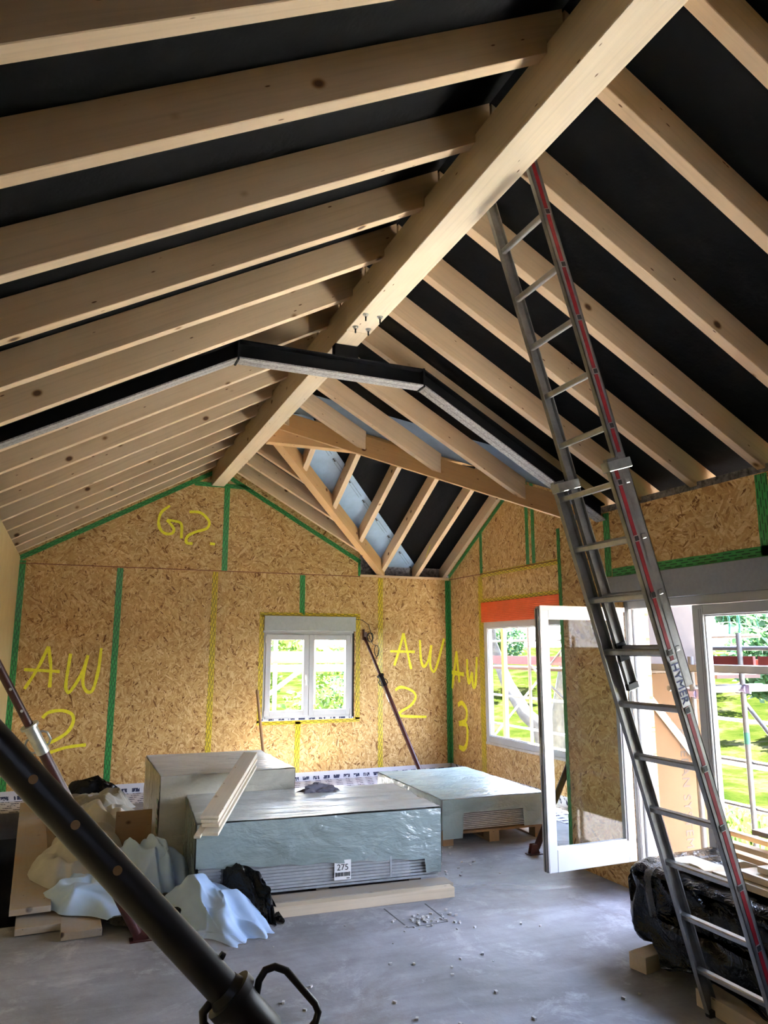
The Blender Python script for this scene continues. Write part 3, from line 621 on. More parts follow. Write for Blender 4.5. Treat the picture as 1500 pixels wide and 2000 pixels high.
# ------------------------------------------------------------------ black steel portal frame
SY0, SY1 = 5.10, 5.225
sx0, sx1 = .985, 2.475; szb = 3.925; SH = .145
st = thing('steel_portal', (XC, 5.16, 3.0), 'black bent steel girder under the rafters carrying the ridge beam', 'girder')
def ibeam(a, b, name):
    a = Vector(a); b = Vector(b)
    yc_ = (SY0+SY1)/2
    web = MB().add([(a.x, yc_-.006, a.z), (a.x, yc_+.006, a.z), (a.x, yc_-.006, a.z+SH), (a.x, yc_+.006, a.z+SH), (b.x, yc_-.006, b.z), (b.x, yc_+.006, b.z), (b.x, yc_-.006, b.z+SH), (b.x, yc_+.006, b.z+SH)],
                   [(0, 1, 3, 2), (4, 6, 7, 5), (0, 4, 5, 1), (2, 3, 7, 6), (0, 2, 6, 4), (1, 5, 7, 3)])
    for z0, z1 in ((SH-.012, SH),):
        web.add([(p.x, y, p.z+z) for p in (a, b) for y in (SY0, SY1) for z in (z0, z1)], [(0, 1, 3, 2), (4, 6, 7, 5), (0, 4, 5, 1), (2, 3, 7, 6), (0, 2, 6, 4), (1, 5, 7, 3)])
    w_ = web.build(name, MAT['steel_black'], st)
    # painted web cover plate facing the viewer side
    fl_ = MB().add([(p.x, y, p.z+z) for p in (a, b) for y in (SY0, SY1) for z in (-.0, .012)], [(0, 1, 3, 2), (4, 6, 7, 5), (0, 4, 5, 1), (2, 3, 7, 6), (0, 2, 6, 4), (1, 5, 7, 3)])
    f_ = fl_.build('bottom_flange', MAT['flange'], st); f_['label'] = 'speckled grey underside flange'
    return w_
xl_, zl_ = XL+.0, 3.925-.545*(sx0-XL)
ibeam((xl_, 0, zl_), (sx0, 0, szb), 'left_arm'); ibeam((sx0, 0, szb), (sx1, 0, szb-.003), 'middle_arm'); ibeam((sx1, 0, szb-.003), (XD, 0, szb-.003-.565*(XD-sx1)), 'right_arm')
for x in (sx0, sx1): MB().box(x-.007, x+.007, SY0-.002, SY1+.002, szb-.012, szb+SH).build('corner_stiffener', MAT['steel_black'], st)
MB().box(B1, B2, SY0+.05, SY1-.005, szb+SH, ZB-.002).build('beam_seat', MAT['steel_black'], st)

# ------------------------------------------------------------------ back window
def win_frame(parent, mats, rect, depth, axis, base, t, name='frame'):
    # rect (a0,a1,z0,z1) on the wall axis; t = frame thickness
    a0, a1, z0, z1 = rect; m = MB(); d0, d1 = depth
    def b(u0, u1, v0, v1):
        if axis == 'y': m.box(u0, u1, base+d0, base+d1, v0, v1)
        else: m.box(base+d0, base+d1, u0, u1, v0, v1)
    b(a0, a0+t, z0, z1); b(a1-t, a1, z0, z1); b(a0+t, a1-t, z0, z0+t); b(a0+t, a1-t, z1-t, z1)
    return m.build(name, mats, parent, bevel=.004)
w1 = thing('window_1', ((WX1+WX2)/2, YB, WZ1), 'white two-leaf window in the back wall under a grey shutter box', 'window', kind='structure')
bx('shutter_box', WX1-.0, WX2+.015, YB-.02, YB+.2, 2.118, WZ2, MAT['box_light'], w1, .004)
bx('shutter_box_rail', WX1-.01, WX2-.02, YB-.012, YB+.1, 2.09, 2.118, MAT['pvc'], w1)
win_frame(w1, MAT['pvc'], (WX1, WX2-.035, WZ1, 2.095), (0, .08), 'y', YB, .045)
bx('dark_gap', WX2-.035, WX2, YB+.02, YB+.12, WZ1, 2.11, MAT['black'], w1)
MB().box(WX1-.01, WX2-.01, YB-.006, YB+.08, WZ1-.025, WZ1+.005).build('sill_tape', MAT['logo'], w1)
mid = (WX1+WX2-.035)/2
for s_, (a0, a1) in enumerate(((WX1+.03, mid-.002), (mid+.002, WX2-.065))):
    sash = win_frame(w1, MAT['pvc'], (a0, a1, WZ1+.035, 2.065), (-.018, .06), 'y', YB, .078, 'sash')
    bx('glass_pane', a0+.078, a1-.078, YB+.02, YB+.026, WZ1+.113, 1.987, MAT['glass'], sash)
    m = MB(); hx = (mid-.045 if s_ == 0 else mid+.045)
    m.box(hx-.014, hx+.014, YB-.026, YB-.018, 1.42, 1.49); m.box(hx-.008, hx+.008, YB-.05, YB-.026, 1.447, 1.463); m.box(hx-.009, hx+.009, YB-.06, YB-.045, 1.34, 1.465)
    if s_ == 0: m.build('handle', MAT['white'], sash, bevel=.002)
    else: MB().box(hx-.014, hx+.014, YB-.024, YB-.018, 1.42, 1.49).build('handle_rosette', MAT['pvc'], sash)
    ex = a0-.004 if s_ == 0 else a1+.004
    for z in (WZ1+.06, 1.98): MB().box(ex-.008, ex+.008, YB-.03, YB-.015, z-.04, z+.06).build('hinge', MAT['groove'], sash)
# bay window
w2 = thing('window_2', (XO, (OY0+OY1)/2, OZ1), 'wide white window in the bay wall under an orange shutter box', 'window', kind='structure')
m = MB(); n = 12
zz = [2.24+i*(2.53-2.24)/n for i in range(n+1)]; pts = []
for i in range(n): pts += [(XO-.03, OY0, zz[i]), (XO-.03, OY0, zz[i]+.016), (XO-.022, OY0, zz[i]+.019), (XO-.022, OY0, zz[i+1]-.003)]
pts += [(XO+.1, OY0, 2.53), (XO+.1, OY0, 2.24)]
m.prism(pts, (0, OY1-OY0+.04, 0)); sbx = m.build('shutter_box', MAT['orange'], w2); sbx['label'] = 'orange ribbed shutter box'
win_frame(w2, MAT['pvc'], (OY0, OY1, OZ1, OZ2), (-.012, .07), 'x', XO, .09)
win_frame(w2, MAT['groove'], (OY0+.09, OY1-.09, OZ1+.09, OZ2-.09), (0, .03), 'x', XO, .012, 'gasket')
bx('glass_pane', XO+.03, XO+.036, OY0+.09, OY1-.09, OZ1+.09, OZ2-.09, MAT['glass'], w2)
bx('sill_plate', XO-.02, XO+.05, OY0, OY1, OZ1-.03, OZ1+.002, MAT['groove'], w2)
tag(timber('timber_post', (5.93, 9.62, -.4), (5.93, 9.62, 3.0), .07, .06, MAT['pine_orange'], upv=(1, 0, 0)), 'upright orange timber post just outside the bay window', 'post')

# ------------------------------------------------------------------ patio door
d1 = thing('door_1', (XD, 3.5, 0), 'white glazed double patio door in the right wall, one leaf open', 'door', kind='structure')
bx('shutter_box', XD-.03, XD+.2, DY0, DY1+.19, DZ+.0, 2.452, MAT['box_grey'], d1, .004)
m = MB(); m.box(XD+.0, XD+.09, DY1-.06, DY1, .03, DZ); m.box(XD+.03, XD+.14, DY1-.085, DY1-.06, .03, DZ-.06); m.box(XD+.0, XD+.09, DY0, DY0+.06, .03, DZ); m.box(XD, XD+.09, DY0, DY1, DZ-.065, DZ); m.box(XD+.0, XD+.12, DY0, DY1, .1, .22)
m.build('frame', MAT['pvc'], d1, bevel=.004)
m = MB()
for k in range(3): m.box(XD-.004, XD+.002, DY1-.05+k*.016, DY1-.046+k*.016, .03, DZ)
m.build('frame_grooves', MAT['groove'], d1)
m = MB(); m.box(XD+.09, XD+.12, DY1-.075, DY1-.07, .05, DZ-.05); m.build('weather_seal', MAT['gasket'], d1)
def leaf(parent, M, width, z0, z1, stile=.085, bottom=.17, name='door_leaf'):
    m = MB(); T = M; top = .075
    for (x0, x1, a, b) in ((0, stile, z0, z1), (width-stile, width, z0, z1), (stile, width-stile, z0, z0+bottom), (stile, width-stile, z1-top, z1)):
        m.box(x0, x1, -.035, .035, a, b, T=T)
    lf = m.build(name, MAT['pvc'], parent, M, bevel=.004)
    MB().box(stile, width-stile, -.004, .004, z0+bottom, z1-top, T=T).build('glass_pane', MAT['glass'], lf, M)
    g = MB()
    for (x0, x1, a, b) in ((stile, stile+.01, z0+bottom, z1-top), (width-stile-.01, width-stile, z0+bottom, z1-top), (stile, width-stile, z0+bottom, z0+bottom+.01), (stile, width-stile, z1-top-.01, z1-top)):
        g.box(x0, x1, -.02, .02, a, b, T=T)
    g.build('glazing_bead', MAT['pvc'], lf, M)
    return lf
# closed right leaf (stile at y 4.17) and its neighbour
Mr = frame((XD+.0, 4.165, 0), (XD+.0, 1.68, 0)); lf = leaf(d1, Mr, 2.48, .22, DZ-.07, .095)
MB().box(XD-.037, XD-.033, 4.08, 4.164, .22, DZ-.07).build('astragal', MAT['pvc'], lf)
m = MB()
for k in (0, 1): m.box(XD-.0375, XD-.036, 4.082+k*.02, 4.086+k*.02, .24, DZ-.1)
m.build('stile_groove', MAT['gasket'], lf)
# open left leaf
Mo = frame((4.15, 4.92, 0), (3.33, 4.90, 0)); wl = .82; olf = leaf(d1, Mo, wl, .25, 2.166, .075, .155); olf['label'] = 'white glazed door leaf standing open into the room'
m = MB()
for t1, y0 in ((.004, -.034), (.012, -.018), (.003, -.002), (.014, .012), (.004, .026)): m.box(wl, wl+t1, y0, y0+.008, .255, 2.16, T=Mo)
m.box(0, wl+.01, .035, .047, 2.15, 2.185, T=Mo); m.box(0, wl+.008, -.01, .02, 2.166, 2.178, T=Mo); m.build('edge_profile', MAT['groove'], olf, Mo)
m = MB(); m.box(wl+.002, wl+.0125, -.006, -.001, .255, 2.16, T=Mo); m.box(wl+.002, wl+.0125, .022, .026, .255, 2.16, T=Mo); m.build('edge_seal', MAT['gasket'], olf, Mo)
m = MB(); m.box(wl+.014, wl+.017, -.012, .006, 1.0, 1.2, T=Mo); m.build('lock_plate', MAT['galv'], olf, Mo)

# ------------------------------------------------------------------ ladder
FX, ZT = 3.185, .30
un = Vector((-ZT, 0, 1)).normalized(); dn = Vector((1, 0, ZT)).normalized()
def Lp(z, y, d): return Vector((FX-ZT*z, y, z))+dn*d
ld = thing('extension_ladder', (FX, 3.03, 0), 'tall aluminium extension ladder with red stripe leaning on the ridge beam', 'ladder')
YN, YF = 2.79, 3.26
def rail(z0, z1, y0, y1, d0, d1, inner):
    m = MB(); T = Matrix((dn, Vector((0, 1, 0)), un)).transposed().to_4x4(); T.translation = Lp(z0, 0, 0); L = (z1-z0)/un.z
    ysk = (y0, y0+.005) if inner > 0 else (y1-.005, y1)
    m.box(d0, d1, ysk[0], ysk[1], 0, L, T=T)
    m.box(d0, d0+.005, y0, y1, 0, L, T=T); m.box(d1-.005, d1, y0, y1, 0, L, T=T)
    return m.build('rail', MAT['alu'], ld, T), T, L
r1, T1, L1 = rail(0.0, 2.76, YN, YN+.028, -.035, .035, 1)
r2, T2, L2 = rail(0.015, 2.74, YF-.028, YF, -.035, .035, -1)
r3, T3, L3 = rail(1.66, 4.33, YN+.02, YN+.045, .038, .102, 1)
r4, T4, L4 = rail(1.63, 4.33, YF-.058, YF-.033, .038, .102, -1)
# upper near rail as seen above the lower section
MB().box(-.011, .011, YN-.0015, YN, .02, L1-.02, T=T1).build('red_stripe', MAT['red'], r1, T1)
MB().box(.059, .081, YN+.0185, YN+.02, 1.17, L3-.01, T=T3).build('red_stripe', MAT['red'], r3, T3)
zs = [.225+.2686*k for k in range(16)]
def rung(z, y0, y1, d, thick=.015):
    T = Matrix((dn, Vector((0, 1, 0)), un)).transposed().to_4x4(); T.translation = Lp(z, 0, d)
    o = MB().box(-thick, thick, y0, y1, -thick, thick, T=T).build('rung', MAT['alu_rung'], ld, T, bevel=.005)
    return o, T
for k, z in enumerate(zs):
    if z < 2.75:
        o, T = rung(z, YN-.003, YF, 0.0)
        yn = YN-.003; MB().box(-.0155, .0155, yn-.0015, yn, -.0155, .0155, T=T).build('rung_socket_rim', MAT['alu_rung'], o, T)
        MB().box(-.0115, .0115, yn-.003, yn-.001, -.0115, .0115, T=T).build('rung_socket', MAT['black'], o, T)
    if z > 1.7 and z < 4.33:
        o, T = rung(z+.0, YN+.017, YF-.033, .07)
        if z < 2.72: continue
        yn = YN+.017; MB().box(-.0155, .0155, yn-.0015, yn, -.0155, .0155, T=T).build('rung_socket_rim', MAT['alu_rung'], o, T)
        MB().box(-.0115, .0115, yn-.003, yn-.001, -.0115, .0115, T=T).build('rung_socket', MAT['black'], o, T)
T = T1
for (zz_, y0, y1, d0, d1_) in ((2.70, YN-.004, YN+.05, -.04, .108), (2.68, YF-.062, YF+.004, -.04, .108)):
    Tb = T1.copy(); Tb.translation = Lp(zz_, 0, 0); MB().box(d0, d1_, y0, y1, 0, .05, T=Tb).build('guide_bracket', MAT['galv'], ld, Tb, bevel=.003)
for (zz_, y0, y1) in ((1.63, YF-.06, YF-.031), (0.0, YF-.03, YF+.002), (0.0, YN-.002, YN+.03)):
    Tb = T1.copy(); Tb.translation = Lp(zz_, 0, .07 if zz_ > 1 else 0); MB().box(-.036, .036, y0, y1, -.006, .03, T=Tb).build('end_cap', MAT['black'], ld, Tb, bevel=.003)
Tb = T1.copy(); Tb.translation = Lp(zs[6], 0, .035); MB().box(-.012, .05, YF-.075, YF-.062, -.06, .035, T=Tb).box(-.012, .05, YN+.05, YN+.062, -.06, .035, T=Tb).box(.0, .03, YN+.06, YF-.07, -.032, -.018, T=Tb).build('locking_hook', MAT['steel_black'], ld, Tb)
# maker's sticker on the near rail
zc_ = 1.693; Tl = Matrix((-un, Vector(dn), Vector((0, -1, 0)))).transposed().to_4x4()
Tl = Matrix.Translation(Lp(zc_, YN-.0025, 0)) @ Tl
MB().box(-.112, .112, -.024, .024, -.0005, .0005, T=Tl).build('sticker', MAT['white'], r1, Tl)
Tl2 = Tl.copy(); Tl2.translation = Lp(zc_, YN-.0042, 0)
text_mesh('sticker_lettering', 'HYMER', .060, Tl2, MAT['navy'], r1, spacing=1.05)

# ------------------------------------------------------------------ steel props (raking braces)
def ring_handle(parent, c, axis, side, s_, r, mat, name='handle'):
    axis = axis.normalized(); side = (side-axis*side.dot(axis)).normalized()
    pts = [c+side*s_*.3-axis*s_*.9, c+side*s_*.9-axis*s_*.8, c+side*s_*1.25-axis*s_*.45, c+side*s_*1.25+axis*s_*.45, c+side*s_*.9+axis*s_*.8, c+side*s_*.3+axis*s_*.9]
    return MB().tube(pts, r, 8).build(name, mat, parent, smooth=True)
def prop(name, top, foot, r_out, r_in, split, label, mat, mat_in, collar_mat, holes=True, foot_plate=True, outer_low=True, side=Vector((1, 0, .3)), hs=.05, wall_n=Vector((1, 0, 0))):
    top = Vector(top); foot = Vector(foot); d = (foot-top); L = d.length; d.normalize()
    t = thing(name, tuple(foot), label, 'steel prop', 'raking steel props')
    c = top+d*L*split
    a, b = (r_in, r_out) if outer_low else (r_out, r_in)
    M1 = frame(top, foot)
    up_t = MB().tube([top+d*.05, c+d*.05], a, 20).build('upper_tube', mat_in, t, M1, smooth=True)
    lo_t = MB().tube([c, foot-d*.06], b, 20).build('lower_tube', mat, t, M1, smooth=True)
    col = MB().tube([c-d*.11, c+d*.08], max(a, b)*1.22, 20).build('threaded_collar', collar_mat, t, M1, smooth=True)
    MB().tube([c-d*.115, c-d*.10], max(a, b)*1.7, 20).build('flange', collar_mat, col, M1, smooth=True)
    sd = (side-d*side.dot(d)).normalized()
    ring_handle(col, c, d, sd, hs, .007, collar_mat); ring_handle(col, c+d*.01, d, -sd, hs, .007, collar_mat)
    if holes:
        viewn = (Vector((0, 0, CAM_H))-c); viewn = (viewn-d*viewn.dot(d)).normalized(); n_ = int((L*split-.3)/.15)
        for k in range(n_):
            p = c-d*(.22+k*.15)+viewn*(a*.985); MB().tube([p, p+viewn*.002], .009, 12).build('pin_hole', MAT['chip'], up_t)
    if foot_plate:
        f = MB(); n_ = Vector((0, 1, 0))
        f.box(-.07, .07, -.045, .045, 0, .007, T=Matrix.Translation(foot+Vector((0, 0, .001))))
        for s__ in (-.025, .02): f.prism([(foot.x-.05, foot.y+s__, .007), (foot.x+.05, foot.y+s__, .007), (foot.x+.02, foot.y+s__, .09), (foot.x-.03, foot.y+s__, .09)], (0, .005, 0))
        f.build('foot_plate', mat, t)
        h = MB(); h.box(-.006, .006, -.045, .045, -.08, .08, T=Matrix.Translation(top)); h.box(.0, .05, -.03, -.024, -.04, .04, T=Matrix.Translation(top)); h.box(.0, .05, .024, .03, -.04, .04, T=Matrix.Translation(top))
        h.build('wall_bracket', mat, t)
    return t, d, c
# nearest prop, crossing the lower left
pt = thing('steel_prop', (1.45, 1.31, 0), 'thick dark steel prop crossing the whole lower left foreground', 'steel prop', 'raking steel props')
A = Vector((-.664, 1.739, 2.262)); Bf = Vector((1.41, 1.312, .055)); d = (Bf-A).normalized(); M1 = frame(A, Bf)
cc = Vector((.357, 1.529, 1.175)) - (Bf-A).normalized()*.036
MB().tube([A+d*.04, cc+d*.0], .0315, 28).build('upper_tube', MAT['prop_dark'], pt, M1, smooth=True)
MB().tube([cc, Bf], .026, 24).build('lower_tube', MAT['prop_dark'], pt, M1, smooth=True)
col = MB().tube([cc-d*.03, cc+d*.0, cc+d*.02, cc+d*.09, cc+d*.10], [.033, .042, .038, .037, .030], 28).build('threaded_collar', MAT['prop_dark'], pt, M1, smooth=True)
vn = (Vector((0, 0, CAM_H))-cc); vn = (vn-d*vn.dot(d)).normalized(); sd = d.cross(vn).normalized()
if sd.x < 0: sd = -sd
fl = cc-d*.005
MB().tube([fl-d*.01+sd*0, fl+d*.008], .049, 24).build('flange', MAT['prop_dark'], col, M1, smooth=True)
def path(pts, c, r, nm, mt, par):
    P = [c+sd*a+d*b for a, b in pts]; return MB().tube(P, r, 10).build(nm, mt, par, smooth=True)
path([(.030, .03), (.052, .015), (.072, .012), (.088, .022), (.098, .045), (.096, .13), (.090, .145), (.075, .152), (.03, .15)], cc, .0072, 'handle', MAT['prop_dark'], col)
path([(-.030, -.03), (-.050, -.03), (-.062, -.015), (-.064, .06), (-.052, .085), (-.03, .09)], cc, .0085, 'handle', MAT['prop_dark'], col)
for k in range(9):
    p = cc-d*(.33+k*.115)+vn*.0305+sd*.004; MB().tube([p-vn*.002, p+vn*.0015], .0085, 16).build('pin_hole', MAT['pallet'], pt)
path([(.034, -.075), (.036, -.066)], cc, .007, 'locking_pin', MAT['prop_dark'], pt)
MB().box(-.09, .09, -.05, .05, 0, .01, T=Matrix.Translation((1.45, 1.31, .001))).prism([(1.37, 1.28, .01), (1.53, 1.28, .01), (1.46, 1.28, .12), (1.40, 1.28, .12)], (0, .006, 0)).prism([(1.37, 1.34, .01), (1.53, 1.34, .01), (1.46, 1.34, .12), (1.40, 1.34, .12)], (0, .006, 0)).build('foot_plate', MAT['prop_dark'], pt)
MB().box(-.669, -.655, 1.69, 1.79, 2.17, 2.35).build('wall_bracket', MAT['prop_dark'], pt)
# second prop with galvanised collar
prop('steel_prop', (XL+.008, 4.85, 2.29), (.56, 5.44, 0.0), .031, .025, .43, 'dark red steel prop with galvanised collar at the left wall', MAT['prop'], MAT['prop'], MAT['galv'], hs=.055)
# third prop against the back wall
prop('steel_prop', (4.10, YB-.02, 2.07), (4.50, 9.25, 0.0), .032, .022, .33, 'slim dark steel prop leaning on the back wall beside the window', MAT['prop'], MAT['prop'], MAT['prop_dark'], False, True, hs=.05)
# fourth prop in the bay
prop('steel_prop', (XO-.01, 6.48, 2.25), (4.08, 6.20, 0.0), .031, .025, .5, 'dark red steel prop footed on the floor beside the open door leaf', MAT['prop'], MAT['prop'], MAT['prop_dark'], False, True)
lb = MB(); a_ = Vector((4.10, YB-.012, 2.07)); b_ = Vector((4.50, 9.25, 0)); dd = (b_-a_).normalized(); c0 = a_+dd*1.03
lo = MB().tube([c0, c0+dd*.13], .0335, 20).build('paper_label', MAT['white'], None, smooth=True); tag(lo, 'white paper label wrapped round the prop by the back window', 'label')
# cable coil on the third prop
m = MB(); c0 = Vector((4.155, YB-.05, 2.02)); pts = [(3.98, YB-.025, 2.30), (4.08, YB-.02, 2.29), (4.18, YB-.03, 2.22), (4.22, YB-.04, 2.08)]
for k in range(40):
    a = k*.55; pts.append((4.20+.045*math.cos(a)+.01*math.sin(k), YB-.05-.012*math.sin(k*1.3), 2.03+.07*math.sin(a)))
pts += [(4.24, YB-.05, 1.93)]
for k in range(16):
    a = 1.6+k*.75; pts.append((4.31+.04*math.cos(a), YB-.04, 1.83+.085*math.sin(a)-.2*(.04*math.cos(a))))
pts += [(4.30, YB-.03, 1.70), (4.31, YB-.03, 1.66)]
o = m.tube(pts, .005, 6).build('power_cable', MAT['black'], smooth=True); tag(o, 'coiled black cable hanging from the shutter box over the prop', 'cable')
tag(timber('broom_stick', (2.49, YB-.03, 1.29), (2.50, YB-.75, 0.014), .036, .036, MAT['stick'], bevel=.008), 'thin wooden stick leaning against the back wall left of the window', 'stick')

# ------------------------------------------------------------------ wrapped board stacks
def fbm(p, o=4):
    return noise.fractal(p, 1.0, 2.0, o)
def fold(p):   # sharp creases
    return 1-abs(noise.noise(p))*2
def wrapped_shell(M, x0, x1, y0, y1, z0, z1, amp, seed, N=100, drop=None, rnd=.02):
    """open-bottomed wrinkled cover in the local frame M"""
    mb = MB(); off = Vector((seed*3.1, seed*7.7, seed*1.3))
    dims = Vector(((x0+x1)/2, (y0+y1)/2, (z0+z1)/2))
    def put(fn, nu, nv):
        vs = []; fs = []
        for i in range(nu+1):
            for j in range(nv+1):
                p, nr = fn(i/nu, j/nv)
                q_ = Vector((p.x*.9+p.y*.35, p.y*5.5, seed)) if nr.z > .5 else Vector((p.x*2.6, p.y*2.6, p.z*4.5))
                h = fold(q_*.7+off)*.5+fold(q_*1.9+off)*.2+noise.noise(q_*3+off)*.15
                # straight tension folds near edges
                e = p+nr*(h*amp*(1.6 if abs(nr.z) < .5 else 1.7))
                vs.append(M @ e)
        for i in range(nu):
            for j in range(nv):
                a = i*(nv+1)+j; fs.append((a, a+1, a+nv+2, a+nv+1))
        mb.add(vs, fs)
    nx = int(N*(x1-x0)/1.6)+4; ny = int(N*(y1-y0)/1.6)+4; nz = int(N*(z1-z0)/1.2)+6
    zb = lambda u, k: (drop(u, k) if drop else z0)
    put(lambda u, v: (Vector((x0+(x1-x0)*u, y0+(y1-y0)*v, z1)), Vector((0, 0, 1))), nx, ny)
    side = len(mb.f)
    put(lambda u, v: (Vector((x0+(x1-x0)*u, y0, zb(u, 0)+(z1-zb(u, 0))*v)), Vector((0, -1, 0))), nx, nz)
    put(lambda u, v: (Vector((x0+(x1-x0)*u, y1, zb(u, 1)+(z1-zb(u, 1))*v)), Vector((0, 1, 0))), nx, nz)
    put(lambda u, v: (Vector((x0, y0+(y1-y0)*u, zb(u, 2)+(z1-zb(u, 2))*v)), Vector((-1, 0, 0))), ny, nz)
    put(lambda u, v: (Vector((x1, y0+(y1-y0)*u, zb(u, 3)+(z1-zb(u, 3))*v)), Vector((1, 0, 0))), ny, nz)
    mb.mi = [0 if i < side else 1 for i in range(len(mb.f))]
    return mb
def boards(parent, M, x0, x1, y0, y1, z0, z1, th, mat, jx=.006):
    n_ = int((z1-z0)/th)
    for k in range(n_):
        j = random.uniform(-jx, jx); jy = random.uniform(-jx, jx); z = z0+k*th
        MB().box(x0+j+.01, x1+j-.01, y0+jy+.01, y1+jy-.01, z, z+th*.70, T=M).build('board', mat, parent, M)
random.seed(11)
# front stack
Mf = Matrix.Translation((.955, 5.80, 0)) @ Matrix.Rotation(-.075, 4, 'Z')
t = thing('wrapped_board_pack', tuple(Mf.translation), 'long film-wrapped pack of grey boards with 275 label in the middle of the floor', 'board pack')
FW, FD, FZ = 1.885, 1.12, .60
boards(t, Mf, 0, FW, 0, FD, .085, FZ-.03, .0225, MAT['gyps_grey'])
dr = lambda u, k: (.315-.06*u+.01*math.sin(u*23)) if k == 0 else .13
dr = lambda u, k: ((.30-.075*u if u < .93 else .12)+.006*math.sin(u*41)) if k == 0 else .12
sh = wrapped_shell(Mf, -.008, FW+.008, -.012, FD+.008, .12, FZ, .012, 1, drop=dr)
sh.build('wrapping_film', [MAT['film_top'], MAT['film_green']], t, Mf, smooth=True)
MB().box(.02, FW-.25, -.014, -.012, .115, .305, T=Mf).build('clear_film_skirt', MAT['film_clear'], t, Mf)
MB().box(FW-.42, FW-.405, -.018, -.012, .12, .27, T=Mf).build('edge_strap', MAT['gyps_grey'], t, Mf)
for xx in (.18, .95, 1.7): MB().box(xx-.05, xx+.05, .06, FD-.02, .0, .084, T=Mf).build('bearer', MAT['board_grey'], t, Mf)
lab = MB().box(1.02, 1.15, -.021, -.017, .135, .275, T=Mf).build('paper_label', MAT['white'], t, Mf); lab['label'] = 'white paper label reading 275'
Ml = Mf @ Matrix.Translation((1.085, -.0225, .222)) @ Matrix.Rotation(math.pi/2, 4, 'X'); text_mesh('label_number', '275', .062, Ml, MAT['ink'], lab)
m = MB(); random.seed(5); xx = 1.035
while xx < 1.135:
    w_ = random.choice((.0012, .0022, .0035)); m.box(xx, xx+w_, -.0225, -.021, .160, .188, T=Mf); xx += w_+random.choice((.0015, .0028))
m.box(1.028, 1.034, -.0225, -.021, .158, .190, T=Mf); m.box(1.137, 1.143, -.0225, -.021, .158, .190, T=Mf); m.box(1.115, 1.14, -.0225, -.021, .142, .148, T=Mf)
m.box(1.03, 1.045, -.0225, -.021, .258, .265, T=Mf); m.box(1.05, 1.062, -.0225, -.021, .258, .265, T=Mf); m.build('barcode', MAT['ink'], lab, Mf)
# tall stack behind
Mt_ = Matrix.Translation((.815, 6.93, 0)) @ Matrix.Rotation(.0, 4, 'Z')
t = thing('wrapped_board_pack', tuple(Mt_.translation), 'tall film-wrapped pack of cream boards behind the 275 pack', 'board pack')
TW, TD, TZ = 1.17, 1.32, .775
boards(t, Mt_, 0, TW, 0, TD, .1, TZ-.02, .028, MAT['gyps'])
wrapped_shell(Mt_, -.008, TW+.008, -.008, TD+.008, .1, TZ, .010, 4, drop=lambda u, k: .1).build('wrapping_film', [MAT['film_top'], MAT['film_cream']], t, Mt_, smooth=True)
for xx in (.15, 1.0): MB().box(xx-.05, xx+.05, .02, TD-.02, 0, .1, T=Mt_).build('bearer', MAT['board_grey'], t, Mt_)
m = MB()
for k, z in enumerate((.56, .48, .40, .33, .26)): m.box(-.022, -.018, .0, .10, z-.018, z+.018, T=Mt_)
m.build('green_print', simple('dark_green_print', (.05, .13, .05), .5), t, Mt_)
# third stack on pallet
Mp = Matrix.Translation((3.43, 6.76, 0)) @ Matrix.Rotation(-.03, 4, 'Z')
t = thing('wrapped_board_pack', tuple(Mp.translation), 'low pack of boards under pale green film on a wooden pallet by the bay', 'board pack')
PW, PD, PZ = 1.13, 1.75, .42
boards(t, Mp, .03, PW-.03, .03, PD-.02, .125, PZ-.012, .0165, MAT['gyps'], .004)
wrapped_shell(Mp, -.008, PW+.008, -.008, PD+.008, .1, PZ, .010, 9, drop=lambda u, k: ((.06 if u < .20 else (.29 if u < .78 else .12)) if k == 0 else .14)).build('wrapping_film', [MAT['film_pale'], MAT['film_pale']], t, Mp, smooth=True)
pal = thing('wooden_pallet', tuple(Mp.translation), 'brown wooden pallet carrying the low pale green board pack', 'pallet')
for k in range(5): MB().box(.0, PW, k*.40, k*.40+.10, .098, .118, T=Mp).build('top_slat', MAT['pallet'], pal, Mp)
for xx in (.0, .5, PW-.11):
    MB().box(xx, xx+.11, 0, PD, .0, .018, T=Mp).build('bottom_board', MAT['pallet'], pal, Mp)
    for yy in (0, .8, PD-.12): MB().box(xx+.0, xx+.11, yy, yy+.12, .018, .098, T=Mp).build('block', MAT['pallet'], pal, Mp)

# laths lying across the stacks
random.seed(2)
def lath(p0, p1, w_, h_, mat, label, cat='board', grp=None, upv=(0, 0, 1)):
    o = timber('timber_board', p0, p1, w_, h_, mat, upv=upv, bevel=.002); tag(o, label, cat, grp); return o
L0 = Vector((.985, 5.52, .655)); L1_ = Vector((1.60, 7.02, .87)); dl = (L1_-L0).normalized(); sdv = Vector((dl.y, -dl.x, 0)).normalized()
gr = 'pale laths lying across the wrapped packs'
lath(L0+Vector((0, 0, .045)), L1_+Vector((0, 0, .045)), .13, .022, MAT['board_white'], 'pale lath on top of the bundle lying across the wrapped packs', grp=gr)
lath(L0+Vector((0, 0, .020)), L1_+Vector((0, 0, .020))+dl*.02, .12, .022, MAT['board_white'], 'pale lath, second from the top of the bundle across the packs', grp=gr)
lath(L0+Vector((0, 0, -.005))+sdv*.01-dl*.01, L1_+Vector((0, 0, -.005))+sdv*.01-dl*.03, .12, .022, MAT['board_white'], 'pale lath, third from the top of the bundle across the packs', grp=gr)
lath(L0+Vector((0, 0, -.030))+sdv*.03-dl*.10, L1_+Vector((0, 0, -.030))+sdv*.03-dl*.15, .11, .022, MAT['board_white'], 'pale lath at the bottom of the bundle, its yellowish end sticking out furthest', grp=gr)
